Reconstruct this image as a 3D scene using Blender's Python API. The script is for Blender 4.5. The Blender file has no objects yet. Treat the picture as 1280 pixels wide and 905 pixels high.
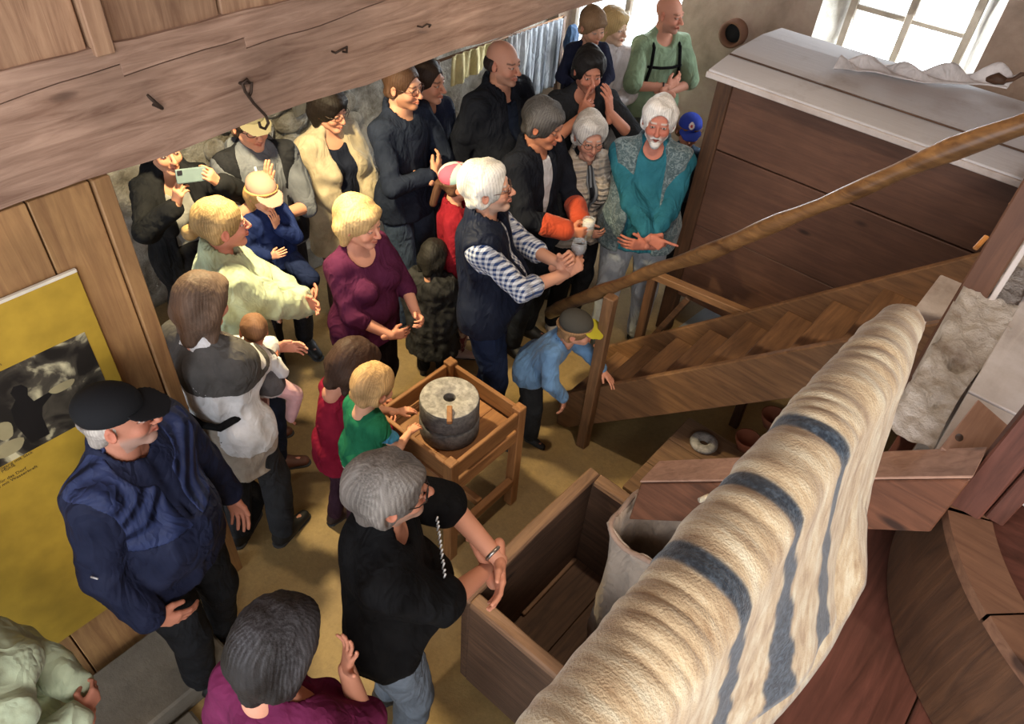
import bpy, bmesh, math, random
import numpy as np
from mathutils import Vector, Matrix
C = bpy.context.scene.collection
R_ = math.radians
random.seed(3); rng = np.random.RandomState(3)
V = lambda *a: np.array(a, float)

# ---------------- camera, world, light, exposure ----------------
F, CX, CY, HC = 930., 640., 452.5, 3.7
_d = V(555-CX, 1450-CY, F); _d /= np.linalg.norm(_d)
_up = -_d; _fw = V(0,0,1)-_up[2]*_up; _fw /= np.linalg.norm(_fw)
_rt = np.cross(_fw, _up); _rt = _rt if _rt[0] > 0 else -_rt
_A = R_(37.5)
W2 = np.array([[math.cos(_A),-math.sin(_A),0],[math.sin(_A),math.cos(_A),0],[0,0,1]]) @ np.array([_rt,_fw,_up])
def ray(px, py): return W2 @ V(px-CX, py-CY, F)
def az(px, py, z): r = ray(px,py); return r*((z-HC)/r[2])+V(0,0,HC)      # where a sight line meets a level / wall
def ax(px, py, x): r = ray(px,py); return r*(x/r[0])+V(0,0,HC)
def ay(px, py, y): r = ray(px,py); return r*(y/r[1])+V(0,0,HC)
cam = bpy.data.cameras.new('camera'); cob = bpy.data.objects.new('camera', cam); C.objects.link(cob)
m = np.eye(4); m[:3,0] = W2@V(1,0,0); m[:3,1] = W2@V(0,-1,0); m[:3,2] = W2@V(0,0,-1); m[:3,3] = (0,0,HC)
cob.matrix_world = Matrix(m.tolist())
cam.sensor_width = 36; cam.lens = 36*F/1280; cam.clip_start = .02
bpy.context.scene.camera = cob
wd = bpy.data.worlds.new('world'); bpy.context.scene.world = wd; wd.use_nodes = True
wd.node_tree.nodes['Background'].inputs[0].default_value = (.86,.93,1,1)
wd.node_tree.nodes['Background'].inputs[1].default_value = 2.6
sc = bpy.context.scene
sc.view_settings.view_transform = 'Standard'; sc.view_settings.look = 'None'; sc.view_settings.gamma = 1
sc.view_settings.use_curve_mapping = False
sc.view_settings.exposure = .35
def area(name, loc, target, size, energy, col, sy=None):
    l = bpy.data.lights.new(name, 'AREA'); l.energy = energy; l.color = col; l.shape = 'RECTANGLE'; l.size = size; l.size_y = sy or size
    o = bpy.data.objects.new(name, l); C.objects.link(o); o.location = loc
    o.rotation_euler = (Vector(target)-Vector(loc)).to_track_quat('-Z','Y').to_euler(); return o
area('window_daylight', (-3.75,6.45,1.6), (-3.0,3.2,.3), .9, 60, (.9,.96,1), 1.6)
area('window_daylight', (-1.48,6.45,2.1), (-1.2,4.0,1.2), .9, 40, (.9,.96,1), 1.1)
area('camera_side_fill', (2.4,-1.6,4.3), (-2.4,1.2,2.2), 2.0, 150, (1,.93,.88), 1.4)  # added fill from behind the camera, brightens the beam and planks
def spot(name, loc, target, energy, col, ang, blend=.4, rad=.06):
    l = bpy.data.lights.new(name, 'SPOT'); l.energy = energy; l.color = col; l.spot_size = R_(ang); l.spot_blend = blend; l.shadow_soft_size = rad
    o = bpy.data.objects.new(name, l); C.objects.link(o); o.location = loc
    o.rotation_euler = (Vector(target)-Vector(loc)).to_track_quat('-Z','Y').to_euler(); return o
spot('ceiling_and_fill_spot', (-3.05,1.75,2.68), (-3.0,1.9,0), 235, (1,.80,.45), 125, .5)
spot('ceiling_and_fill_spot', (-.9,2.3,4.5), (-1.5,2.9,0), 150, (1,.82,.6), 80, .7)  # this second spot is an added fill that brightens the stairs

# ---------------- materials ----------------
MATS = {}
def new_mat(name):
    m = bpy.data.materials.new(name); m.use_nodes = True
    return m, m.node_tree, m.node_tree.nodes['Principled BSDF']
def nd(t, typ, **kw):
    n = t.nodes.new(typ)
    for k, v in kw.items():
        if k in n.inputs: n.inputs[k].default_value = v
        else: setattr(n, k, v)
    return n
def rgb(c): return (c[0],c[1],c[2],1)
def hexc(h): 
    c = [int(h[i:i+2],16)/255 for i in (0,2,4)]
    return tuple(x/12.92 if x <= .04045 else ((x+.055)/1.055)**2.4 for x in c)
def coords(t, scale=(1,1,1), rot=(0,0,0)):
    tc = nd(t,'ShaderNodeTexCoord'); oi = nd(t,'ShaderNodeObjectInfo')
    mul = nd(t,'ShaderNodeVectorMath', operation='SCALE'); cmb = nd(t,'ShaderNodeCombineXYZ')
    for i in range(3): t.links.new(oi.outputs['Random'], cmb.inputs[i])
    t.links.new(cmb.outputs[0], mul.inputs[0]); mul.inputs['Scale'].default_value = 37
    add = nd(t,'ShaderNodeVectorMath', operation='ADD')
    t.links.new(tc.outputs['Object'], add.inputs[0]); t.links.new(mul.outputs[0], add.inputs[1])
    mp = nd(t,'ShaderNodeMapping'); mp.inputs['Scale'].default_value = scale; mp.inputs['Rotation'].default_value = rot
    t.links.new(add.outputs[0], mp.inputs[0]); return mp
def ramp(t, fac, stops):
    r = nd(t,'ShaderNodeValToRGB'); e = r.color_ramp.elements
    while len(e) < len(stops): e.new(.5)
    for el, (p, c) in zip(e, stops): el.position = p; el.color = rgb(c)
    t.links.new(fac, r.inputs[0]); return r
def wood(name, dark, light, axis='x', rough=.7, dust=None, dustamt=.5, scale=1, bump=.35):
    if name in MATS: return MATS[name]
    m, t, b = new_mat(name)
    s = {'x':(1.2,14,14),'y':(14,1.2,14),'z':(14,14,1.2)}[axis]; s = tuple(v*scale for v in s)
    mp = coords(t, s)
    n = nd(t,'ShaderNodeTexNoise', Scale=2.2, Detail=7, Roughness=.62, Distortion=.9); t.links.new(mp.outputs[0], n.inputs[0])
    mid = tuple((a+b_)/2 for a,b_ in zip(dark,light))
    r = ramp(t, n.outputs[0], [(.28,dark),(.5,mid),(.72,light)])
    mp2 = coords(t, (1,1,1)); n2 = nd(t,'ShaderNodeTexNoise', Scale=1.6, Detail=5, Roughness=.6); t.links.new(mp2.outputs[0], n2.inputs[0])
    mx = nd(t,'ShaderNodeMix', data_type='RGBA', blend_type='MULTIPLY'); mx.inputs[0].default_value = .75
    r2 = ramp(t, n2.outputs[0], [(.3,(.5,.47,.45)),(.7,(1.15,1.12,1.1))])
    t.links.new(r.outputs[0], mx.inputs[6]); t.links.new(r2.outputs[0], mx.inputs[7])
    out = mx.outputs[2]
    # knots
    v = nd(t,'ShaderNodeTexVoronoi', Scale=2.3); mp3 = coords(t, {'x':(.6,1.6,1.6),'y':(1.6,.6,1.6),'z':(1.6,1.6,.6)}[axis]); t.links.new(mp3.outputs[0], v.inputs[0])
    rk = ramp(t, v.outputs['Distance'], [(.045,(1,1,1)),(.09,(0,0,0))])
    mk = nd(t,'ShaderNodeMix', data_type='RGBA'); t.links.new(rk.outputs[0], mk.inputs[0]); t.links.new(out, mk.inputs[6]); mk.inputs[7].default_value = rgb(tuple(x*.35 for x in dark))
    out = mk.outputs[2]
    if dust:
        n3 = nd(t,'ShaderNodeTexNoise', Scale=2.4, Detail=8, Roughness=.7); t.links.new(mp2.outputs[0], n3.inputs[0])
        r3 = ramp(t, n3.outputs[0], [(max(.02,.75-dustamt),(0,0,0)),(min(.98,1.02-dustamt*.8),(1,1,1))])
        md = nd(t,'ShaderNodeMix', data_type='RGBA'); t.links.new(r3.outputs[0], md.inputs[0]); t.links.new(out, md.inputs[6]); md.inputs[7].default_value = rgb(dust)
        out = md.outputs[2]
    t.links.new(out, b.inputs['Base Color']); b.inputs['Roughness'].default_value = rough
    bp = nd(t,'ShaderNodeBump', Strength=bump, Distance=.006); t.links.new(n.outputs[0], bp.inputs['Height']); t.links.new(bp.outputs[0], b.inputs['Normal'])
    MATS[name] = m; return m
def rough_mat(name, cols, scale=3, rough=.9, bump=.5, dist=.02, detail=9):
    if name in MATS: return MATS[name]
    m, t, b = new_mat(name); mp = coords(t)
    n = nd(t,'ShaderNodeTexNoise', Scale=scale, Detail=detail, Roughness=.65, Distortion=.3); t.links.new(mp.outputs[0], n.inputs[0])
    k = len(cols); r = ramp(t, n.outputs[0], [(.3+.4*i/max(1,k-1), c) for i,c in enumerate(cols)])
    t.links.new(r.outputs[0], b.inputs['Base Color']); b.inputs['Roughness'].default_value = rough
    n2 = nd(t,'ShaderNodeTexNoise', Scale=scale*7, Detail=6, Roughness=.7); t.links.new(mp.outputs[0], n2.inputs[0])
    ad = nd(t,'ShaderNodeMath', operation='ADD'); t.links.new(n.outputs[0], ad.inputs[0]); t.links.new(n2.outputs[0], ad.inputs[1])
    bp = nd(t,'ShaderNodeBump', Strength=bump, Distance=dist); t.links.new(ad.outputs[0], bp.inputs['Height']); t.links.new(bp.outputs[0], b.inputs['Normal'])
    MATS[name] = m; return m
def cloth(h, rough=.85, kind='plain', h2=None, scale=1.):
    key = ('cloth',h,kind,h2,rough,scale)
    if key in MATS: return MATS[key]
    col = hexc(h); m, t, b = new_mat('fabric_'+h+'_'+kind); tc = nd(t,'ShaderNodeTexCoord')
    n = nd(t,'ShaderNodeTexNoise', Scale=9, Detail=6, Roughness=.6); t.links.new(tc.outputs['Object'], n.inputs[0])
    r = ramp(t, n.outputs[0], [(.3,tuple(x*.78 for x in col)),(.7,tuple(min(1,x*1.2+.004) for x in col))]); out = r.outputs[0]
    fine = nd(t,'ShaderNodeTexNoise', Scale=260, Detail=2); t.links.new(tc.outputs['Object'], fine.inputs[0])
    hsrc = fine.outputs[0]; st, ds = .25, .002
    if kind == 'check':
        c2 = hexc(h2); sp = nd(t,'ShaderNodeSeparateXYZ'); t.links.new(tc.outputs['Object'], sp.inputs[0])
        ssum = nd(t,'ShaderNodeMath', operation='ADD'); t.links.new(sp.outputs[0], ssum.inputs[0]); t.links.new(sp.outputs[1], ssum.inputs[1])
        fs = []
        for src in (ssum.outputs[0], sp.outputs[2]):
            a = nd(t,'ShaderNodeMath', operation='MULTIPLY'); a.inputs[1].default_value = 2*math.pi/.030; t.links.new(src, a.inputs[0])
            s_ = nd(t,'ShaderNodeMath', operation='SINE'); t.links.new(a.outputs[0], s_.inputs[0])
            g = nd(t,'ShaderNodeMath', operation='GREATER_THAN'); g.inputs[1].default_value = 0; t.links.new(s_.outputs[0], g.inputs[0]); fs.append(g)
        av = nd(t,'ShaderNodeMath', operation='ADD'); t.links.new(fs[0].outputs[0], av.inputs[0]); t.links.new(fs[1].outputs[0], av.inputs[1])
        hf = nd(t,'ShaderNodeMath', operation='MULTIPLY'); hf.inputs[1].default_value = .5; t.links.new(av.outputs[0], hf.inputs[0])
        mx = nd(t,'ShaderNodeMix', data_type='RGBA'); t.links.new(hf.outputs[0], mx.inputs[0]); t.links.new(out, mx.inputs[6]); mx.inputs[7].default_value = rgb(c2); out = mx.outputs[2]
    if kind in ('quilt','puffer','stripe'):
        w = nd(t,'ShaderNodeTexWave', Scale={'quilt':7,'puffer':5.2,'stripe':12}[kind]*scale, Distortion=1.2 if kind != 'stripe' else .3, Detail=1); w.bands_direction = 'DIAGONAL' if kind=='quilt' else ('Z' if kind=='puffer' else 'X')
        t.links.new(tc.outputs['Object'], w.inputs[0]); 
        if kind == 'stripe':
            mx = nd(t,'ShaderNodeMix', data_type='RGBA'); rr = ramp(t, w.outputs[1], [(.45,(0,0,0)),(.6,(1,1,1))]); t.links.new(rr.outputs[0], mx.inputs[0]); t.links.new(out, mx.inputs[6]); mx.inputs[7].default_value = rgb(hexc(h2)); out = mx.outputs[2]
        else: hsrc = w.outputs[1]; st, ds = .9, .02
    if kind == 'blotch':
        n4 = nd(t,'ShaderNodeTexNoise', Scale=14*scale, Detail=4, Distortion=1.5); t.links.new(tc.outputs['Object'], n4.inputs[0])
        rr = ramp(t, n4.outputs[0], [(.42,(0,0,0)),(.55,(1,1,1))]); mx = nd(t,'ShaderNodeMix', data_type='RGBA'); t.links.new(rr.outputs[0], mx.inputs[0]); t.links.new(out, mx.inputs[6]); mx.inputs[7].default_value = rgb(hexc(h2)); out = mx.outputs[2]
    t.links.new(out, b.inputs['Base Color']); b.inputs['Roughness'].default_value = rough
    b.inputs['Sheen Weight'].default_value = 0 if sum(col) < .5 else .15
    b.inputs['Specular IOR Level'].default_value = .10 if sum(col) < .5 else .2
    bp = nd(t,'ShaderNodeBump', Strength=st, Distance=ds); t.links.new(hsrc, bp.inputs['Height'])
    cr = nd(t,'ShaderNodeTexNoise', Scale=4.5, Detail=3, Roughness=.5, Distortion=.5); mpc = nd(t,'ShaderNodeMapping'); mpc.inputs['Scale'].default_value = (1.5,1.5,.8); t.links.new(tc.outputs['Object'], mpc.inputs[0]); t.links.new(mpc.outputs[0], cr.inputs[0])
    ab = nd(t,'ShaderNodeMath', operation='PINGPONG'); ab.inputs[1].default_value = .09; t.links.new(cr.outputs[0], ab.inputs[0])
    b2 = nd(t,'ShaderNodeBump', Strength=.55, Distance=.10); t.links.new(ab.outputs[0], b2.inputs['Height']); t.links.new(bp.outputs[0], b2.inputs['Normal']); t.links.new(b2.outputs[0], b.inputs['Normal'])
    MATS[key] = m; return m
def plain(name, col, rough=.5, metal=0, **kw):
    if name in MATS: return MATS[name]
    m, t, b = new_mat(name); mp = coords(t); n = nd(t,'ShaderNodeTexNoise', Scale=12, Detail=4); t.links.new(mp.outputs[0], n.inputs[0])
    r = ramp(t, n.outputs[0], [(.3,tuple(x*.85 for x in col)),(.7,tuple(min(1,x*1.1) for x in col))]); t.links.new(r.outputs[0], b.inputs['Base Color'])
    b.inputs['Roughness'].default_value = rough; b.inputs['Metallic'].default_value = metal
    for k, v in kw.items(): b.inputs[k.replace('_',' ')].default_value = v
    MATS[name] = m; return m
def attr_mat(name, rough=.5, sheen=0, bump=0, bscale=60, spec=.4, sss=0):
    if name in MATS: return MATS[name]
    m, t, b = new_mat(name); a = nd(t,'ShaderNodeAttribute'); a.attribute_name = 'Col'
    t.links.new(a.outputs['Color'], b.inputs['Base Color']); b.inputs['Roughness'].default_value = rough
    b.inputs['Specular IOR Level'].default_value = spec; b.inputs['Sheen Weight'].default_value = sheen
    if bump:
        tc = nd(t,'ShaderNodeTexCoord'); n = nd(t,'ShaderNodeTexNoise', Scale=bscale, Detail=4); t.links.new(tc.outputs['Object'], n.inputs[0])
        bp = nd(t,'ShaderNodeBump', Strength=bump, Distance=.003); t.links.new(n.outputs[0], bp.inputs['Height']); t.links.new(bp.outputs[0], b.inputs['Normal'])
    MATS[name] = m; return m

# ---------------- objects ----------------
def tag(o, label=None, cat=None, group=None, kind=None):
    if label: o['label'] = label
    if cat: o['category'] = cat
    if group: o['group'] = group
    if kind: o['kind'] = kind
    return o
def empty(name, loc, label=None, cat=None, group=None, rz=0):
    o = bpy.data.objects.new(name, None); C.objects.link(o); o.location = loc; o.rotation_euler = (0,0,rz); o.empty_display_size = .1
    return tag(o, label, cat, group)
def link(name, me, mat, parent=None):
    if mat is not None and not me.materials: me.materials.append(mat)
    o = bpy.data.objects.new(name, me); C.objects.link(o)
    if parent is not None: o.parent = parent
    return o
def raw_mesh(name, vs, fs, mat, parent=None, smooth=False, col=None):
    me = bpy.data.meshes.new(name); vs = np.asarray(vs, np.float32)
    if isinstance(fs, np.ndarray):
        n, k = fs.shape
        me.vertices.add(len(vs)); me.vertices.foreach_set('co', vs.ravel())
        me.loops.add(n*k); me.loops.foreach_set('vertex_index', fs.astype(np.int32).ravel())
        me.polygons.add(n); me.polygons.foreach_set('loop_start', np.arange(0,n*k,k,dtype=np.int32))
        me.update(calc_edges=True)
    else: me.from_pydata([tuple(map(float,v)) for v in vs], [], [tuple(map(int,f)) for f in fs]); me.update()
    if smooth: me.polygons.foreach_set('use_smooth', np.ones(len(me.polygons), bool))
    if col is not None:
        a = me.color_attributes.new('Col','FLOAT_COLOR','POINT'); cc = np.ones((len(vs),4), np.float32); cc[:,:3] = col; a.data.foreach_set('color', cc.ravel())
    return link(name, me, mat, parent)
def bm_obj(name, bm, mat, parent=None, smooth=False):
    bmesh.ops.recalc_face_normals(bm, faces=bm.faces)
    me = bpy.data.meshes.new(name); bm.to_mesh(me); bm.free()
    if smooth: me.polygons.foreach_set('use_smooth', np.ones(len(me.polygons), bool))
    return link(name, me, mat, parent)
def frame_mat(a, b, up=(0,0,1)):
    a, b = Vector(a), Vector(b); x = (b-a).normalized(); u = Vector(up)
    if abs(x.dot(u)) > .98: u = Vector((0,1,0))
    y = u.cross(x).normalized(); z = x.cross(y)
    return Matrix((x,y,z)).transposed().to_4x4()
def add_box(bm, lo, hi, M=None, bev=0, seg=1):
    r = bmesh.ops.create_cube(bm, size=1); vs = r['verts']; lo, hi = Vector(lo), Vector(hi)
    for v in vs: v.co = Vector([lo[i]+(v.co[i]+.5)*(hi[i]-lo[i]) for i in range(3)])
    if bev:
        es = list({e for v in vs for e in v.link_edges}); g = bmesh.ops.bevel(bm, geom=es, offset=bev, segments=seg, affect='EDGES', profile=.6); vs = list({v for f in g['faces'] for v in f.verts}|{v for v in vs if v.is_valid})
    if M is not None:
        for v in vs: v.co = M @ v.co
    return vs
def box(name, lo, hi, mat, parent=None, bev=.004, seg=1):
    bm = bmesh.new(); add_box(bm, lo, hi, None, bev, seg); return bm_obj(name, bm, mat, parent)
def bar(name, a, b, w, h, mat, parent=None, bev=.004, up=(0,0,1), wob=0, n=1, roll=0):
    """a beam from a to b, w wide (across) and h high; wob makes the edges uneven"""
    M = Matrix.Translation(Vector(a)) @ frame_mat(a, b, up); L = (Vector(b)-Vector(a)).length
    if roll: M = M @ Matrix.Rotation(roll, 4, 'X')
    bm = bmesh.new(); add_box(bm, (0,-w/2,-h/2), (L,w/2,h/2), None, bev, 1)
    if wob:
        bmesh.ops.subdivide_edges(bm, edges=[e for e in bm.edges if abs((e.verts[0].co-e.verts[1].co).x) > .5*L], cuts=n or int(L/.08), use_grid_fill=True)
        for v in bm.verts:
            x = v.co.x; s = math.copysign(1, v.co.y)*2+math.copysign(1, v.co.z)
            v.co.y += wob*(math.sin(x*9+s*3)+.7*math.sin(x*23+s*5)+.4*random.uniform(-1,1)); v.co.z += wob*(math.sin(x*8+s*2)+.7*math.sin(x*27+s)+.4*random.uniform(-1,1))
    for v in bm.verts: v.co = M @ v.co
    return bm_obj(name, bm, mat, parent)
def tube(name, pts, r, mat, parent=None, n=10, cap=True, smooth=True):
    pts = [V(*p) for p in pts]; rs = r if hasattr(r,'__len__') else [r]*len(pts); vs, fs = [], []; u = V(0,0,1)
    for i, p in enumerate(pts):
        d = pts[min(i+1,len(pts)-1)]-pts[max(i-1,0)]; d /= np.linalg.norm(d)+1e-9
        if i == 0:
            if abs(d@u) > .9: u = V(1,0,0)
        u = u-d*(d@u); u /= np.linalg.norm(u); w = np.cross(d,u)
        for k in range(n):
            a = 2*math.pi*k/n; vs.append(p+rs[i]*(math.cos(a)*u+math.sin(a)*w))
    for i in range(len(pts)-1):
        for k in range(n): fs.append((i*n+k, i*n+(k+1)%n, (i+1)*n+(k+1)%n, (i+1)*n+k))
    if cap: fs += [tuple(range(n))[::-1], tuple(range((len(pts)-1)*n, len(pts)*n))]
    return raw_mesh(name, vs, fs, mat, parent, smooth)
def lathe(name, prof, c, mat, parent=None, n=32, smooth=True, M=None, a0=0, a1=2*math.pi):
    full = abs(a1-a0-2*math.pi) < 1e-6; m_ = n if full else n+1; vs, fs = [], []
    for r, z in prof:
        for k in range(m_):
            a = a0+(a1-a0)*k/n; p = V(r*math.cos(a), r*math.sin(a), z)
            if M is not None: p = M@p
            vs.append(p+V(*c))
    for i in range(len(prof)-1):
        for k in range(n): fs.append((i*m_+k, i*m_+(k+1)%m_, (i+1)*m_+(k+1)%m_, (i+1)*m_+k))
    return raw_mesh(name, vs, fs, mat, parent, smooth)

# ---------------- signed-distance modelling for the figures ----------------
def nrm(v): v = np.asarray(v,float); return v/(np.linalg.norm(v)+1e-12)
def cone(a, b, ra, rb=None, n=None, q=1.): return ('c', V(*a), V(*b), ra, ra if rb is None else rb, None if n is None else nrm(n), q)
def ell(c, r, M=None): return ('e', V(*c), V(*r), np.eye(3) if M is None else M)
def pb(p):
    if p[0] == 'c':
        r = max(p[3],p[4]); return np.minimum(p[1],p[2])-r, np.maximum(p[1],p[2])+r
    r = np.abs(p[3])@p[2]; return p[1]-r, p[1]+r
def pd(p, P):
    if p[0] == 'c':
        a, b, ra, rb, n, q = p[1:]; ab = b-a; L = ab@ab+1e-12
        t = np.clip(((P-a)@ab)/L, 0, 1); d = P-a-t[...,None]*ab
        if n is not None:
            k = (d@n)[...,None]*n; d = d-k+k/q
            return (np.sqrt((d*d).sum(-1))-(ra+(rb-ra)*t))*(.5+.5*q)
        return np.sqrt((d*d).sum(-1))-(ra+(rb-ra)*t)
    c, r, M = p[1:]; d = (P-c)@M; k0 = np.sqrt(((d/r)**2).sum(-1)); k1 = np.sqrt(((d/(r*r))**2).sum(-1))+1e-9
    return k0*(k0-1)/k1
def mesh_sdf(ops, h, pad=.03):
    """ops: ('+',k,prim) union, ('-',k,prim) subtract, ('p',n,c) keep n.P<c. Surface nets on a grid of cell h."""
    lo = np.min([pb(o[2])[0] for o in ops if o[0]=='+'],0)-pad; hi = np.max([pb(o[2])[1] for o in ops if o[0]=='+'],0)+pad
    dim = np.ceil((hi-lo)/h).astype(int)+1; X = [lo[i]+h*np.arange(dim[i]) for i in range(3)]
    D = np.full(dim, .06)
    for o in ops:
        if o[0] == 'p':
            n = V(*o[1]); pl = X[0][:,None,None]*n[0]+X[1][None,:,None]*n[1]+X[2][None,None,:]*n[2]-o[2]; D = np.maximum(D, pl); continue
        a, b = pb(o[2]); mg = o[1]+2.5*h
        i0 = np.clip(np.floor((a-mg-lo)/h).astype(int),0,dim-1); i1 = np.clip(np.ceil((b+mg-lo)/h).astype(int)+1,1,dim)
        if (i1 <= i0).any(): continue
        G = np.stack(np.meshgrid(*[X[i][i0[i]:i1[i]] for i in range(3)], indexing='ij'),-1)
        d = pd(o[2], G); sl = tuple(slice(i0[i],i1[i]) for i in range(3)); S = D[sl]; k = max(o[1],1e-5)
        if o[0] == '+': hh = np.maximum(k-np.abs(S-d),0)/k; D[sl] = np.minimum(S,d)-hh*hh*k*.25
        else: d = -d; hh = np.maximum(k-np.abs(S-d),0)/k; D[sl] = np.maximum(S,d)+hh*hh*k*.25
    ins = D < 0
    cells = np.zeros(np.array(dim)-1, int)
    for i in (0,1):
        for j in (0,1):
            for k in (0,1): cells += ins[i:dim[0]-1+i, j:dim[1]-1+j, k:dim[2]-1+k]
    act = (cells > 0)&(cells < 8); idx = -np.ones(act.shape,int); ci = np.argwhere(act); idx[act] = np.arange(len(ci))
    acc = np.zeros((len(ci),3)); cnt = np.zeros(len(ci))
    for a in range(3):
        o1, o2 = [i for i in range(3) if i != a]
        for s1 in (0,1):
            for s2 in (0,1):
                p = ci.copy(); p[:,o1] += s1; p[:,o2] += s2; q = p.copy(); q[:,a] += 1
                d0 = D[tuple(p.T)]; d1 = D[tuple(q.T)]; c = (d0<0)!=(d1<0)
                t = np.where(c, d0/(d0-d1+1e-12), 0); pt = p.astype(float); pt[:,a] += t
                acc[c] += pt[c]; cnt[c] += 1
    vs = acc/np.maximum(cnt,1)[:,None]*h+lo; F_ = []
    for a in range(3):
        o1, o2 = [(1,2),(2,0),(0,1)][a]
        sl0 = [slice(None)]*3; sl1 = [slice(None)]*3; sl0[a] = slice(0,-1); sl1[a] = slice(1,None)
        c = ins[tuple(sl0)] != ins[tuple(sl1)]; e = np.argwhere(c); e = e[(e[:,o1]>0)&(e[:,o2]>0)&(e[:,o1]<dim[o1]-1)&(e[:,o2]<dim[o2]-1)]
        fl = ins[tuple(e.T)]; q = []
        for s1, s2 in ((-1,-1),(0,-1),(0,0),(-1,0)):
            p = e.copy(); p[:,o1] += s1; p[:,o2] += s2; q.append(idx[tuple(p.T)])
        q = np.stack(q,1); q[~fl] = q[~fl][:,::-1]; F_.append(q)
    f = np.concatenate(F_); f = f[(f >= 0).all(1)]
    return vs, f
def join(parts):
    vs, fs, cs, n = [], [], [], 0
    for v, f, c in parts: vs.append(v); fs.append(f+n); cs.append(np.broadcast_to(c,(len(v),3))); n += len(v)
    return np.concatenate(vs), np.concatenate(fs), np.concatenate(cs)
_K = rng.normal(size=(10,3)); _K /= np.linalg.norm(_K,axis=1)[:,None]; _PH = rng.uniform(0,6.28,10)
def pnoise(P, f):     # cheap smooth noise, sum of sines
    s = 0
    for i in range(6): s = s+np.sin(P@_K[i]*f*(1+.35*i)+_PH[i]+1.5*np.sin(P@_K[(i+3)%10]*f*.6+_PH[i]*2))/(1+.3*i)
    return s/3.2
def vnormals(vs, f):
    a = vs[f[:,2]]-vs[f[:,0]]; b = vs[f[:,3]]-vs[f[:,1]]; n = np.cross(a,b); N = np.zeros_like(vs)
    for k in range(4): np.add.at(N, f[:,k], n)
    return N/(np.linalg.norm(N,axis=1)[:,None]+1e-12)
def fold(vs, f, amp, freq=26, s=1):
    r = 1-2*np.abs(pnoise(vs/s*V(1,1,.75), freq)); r2 = pnoise(vs/s, freq*.35)
    return vs+vnormals(vs,f)*(amp*(.8*r+.9*r2))[:,None]
def rot(ax_, a):
    ax_ = nrm(ax_); a = R_(a); K = np.array([[0,-ax_[2],ax_[1]],[ax_[2],0,-ax_[0]],[-ax_[1],ax_[0],0]]); return np.eye(3)+math.sin(a)*K+(1-math.cos(a))*K@K

# --- head (origin behind the nose bridge, face +Y), adult size, built once per kind ---
HEADS = {}
def head_mesh(kind, h, smile):
    key = (kind,h,smile)
    if key in HEADS: return HEADS[key]
    ch = kind == 'child'; fe = kind == 'female'; o = []; P = lambda k,p: o.append(('+',k,p)); S = lambda k,p: o.append(('-',k,p))
    P(0, ell((0,-.018,.032),(.077,.096,.086)))
    jw = .92 if fe else (.95 if ch else 1.0)
    P(.03, ell((0,.026,-.03),(.060*jw,.062,.072)))
    P(.02, cone((-.046*jw,.0,-.058),(-.012,.062,-.098 if not ch else -.088),.017,.017)); P(.02, cone((.046*jw,.0,-.058),(.012,.062,-.098 if not ch else -.088),.017,.017))
    P(.015, ell((0,.074,-.097 if not ch else -.086),(.020,.016,.015)))
    ck = .026 if ch or smile else .022
    for s in (-1,1): P(.02, ell((s*.036,.060,-.032),(ck,ck,ck)))
    P(.018, cone((-.034,.078,.026),(.034,.078,.026),.010 if not (fe or ch) else .007))
    for s in (-1,1): S(.012, ell((s*.031,.098,.004),(.018,.017,.0125)))
    for s in (-1,1):
        P(.003, ell((s*.031,.0765,.004),(.0128,.0118,.0115))); P(.004, cone((s*.019,.086,.011),(s*.044,.080,.010),.0042))
    nl = .8 if fe else (.6 if ch else 1.0)
    P(.010, cone((0,.084,.012),(0,.092+.018*nl,-.022),.0075,.0095)); P(.007, ell((0,.094+.018*nl,-.030),(.012*nl+.002,.012,.010)))
    for s in (-1,1): P(.006, ell((s*.012*nl,.093+.006*nl,-.033),(.0075,.009,.0075)))
    mw = .027 if smile else .021; lift = .006 if smile else 0
    for s in (-1,1):
        P(.006, cone((0,.0945,-.058),(s*mw,.079,-.061+lift),.0058 if not fe else .0065,.003)); P(.006, cone((0,.0935,-.069),(s*mw,.079,-.063+lift),.0068,.003))
    S(.004, cone((-mw*.8,.092,-.0635+lift*.4),(mw*.8,.092,-.0635+lift*.4),.0022))
    for s in (-1,1):
        P(.006, ell((s*.080,-.010,-.006),(.010,.020,.032),rot((0,0,1),s*-18))); S(.004, ell((s*.089,-.004,-.004),(.006,.011,.018)))
    nr = .046 if fe else (.044 if ch else .055)
    P(.03, cone((0,-.018,-.06),(0,-.035,-.16),nr*1.02,nr*1.06))
    HEADS[key] = mesh_sdf(o, h); return HEADS[key]
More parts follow.
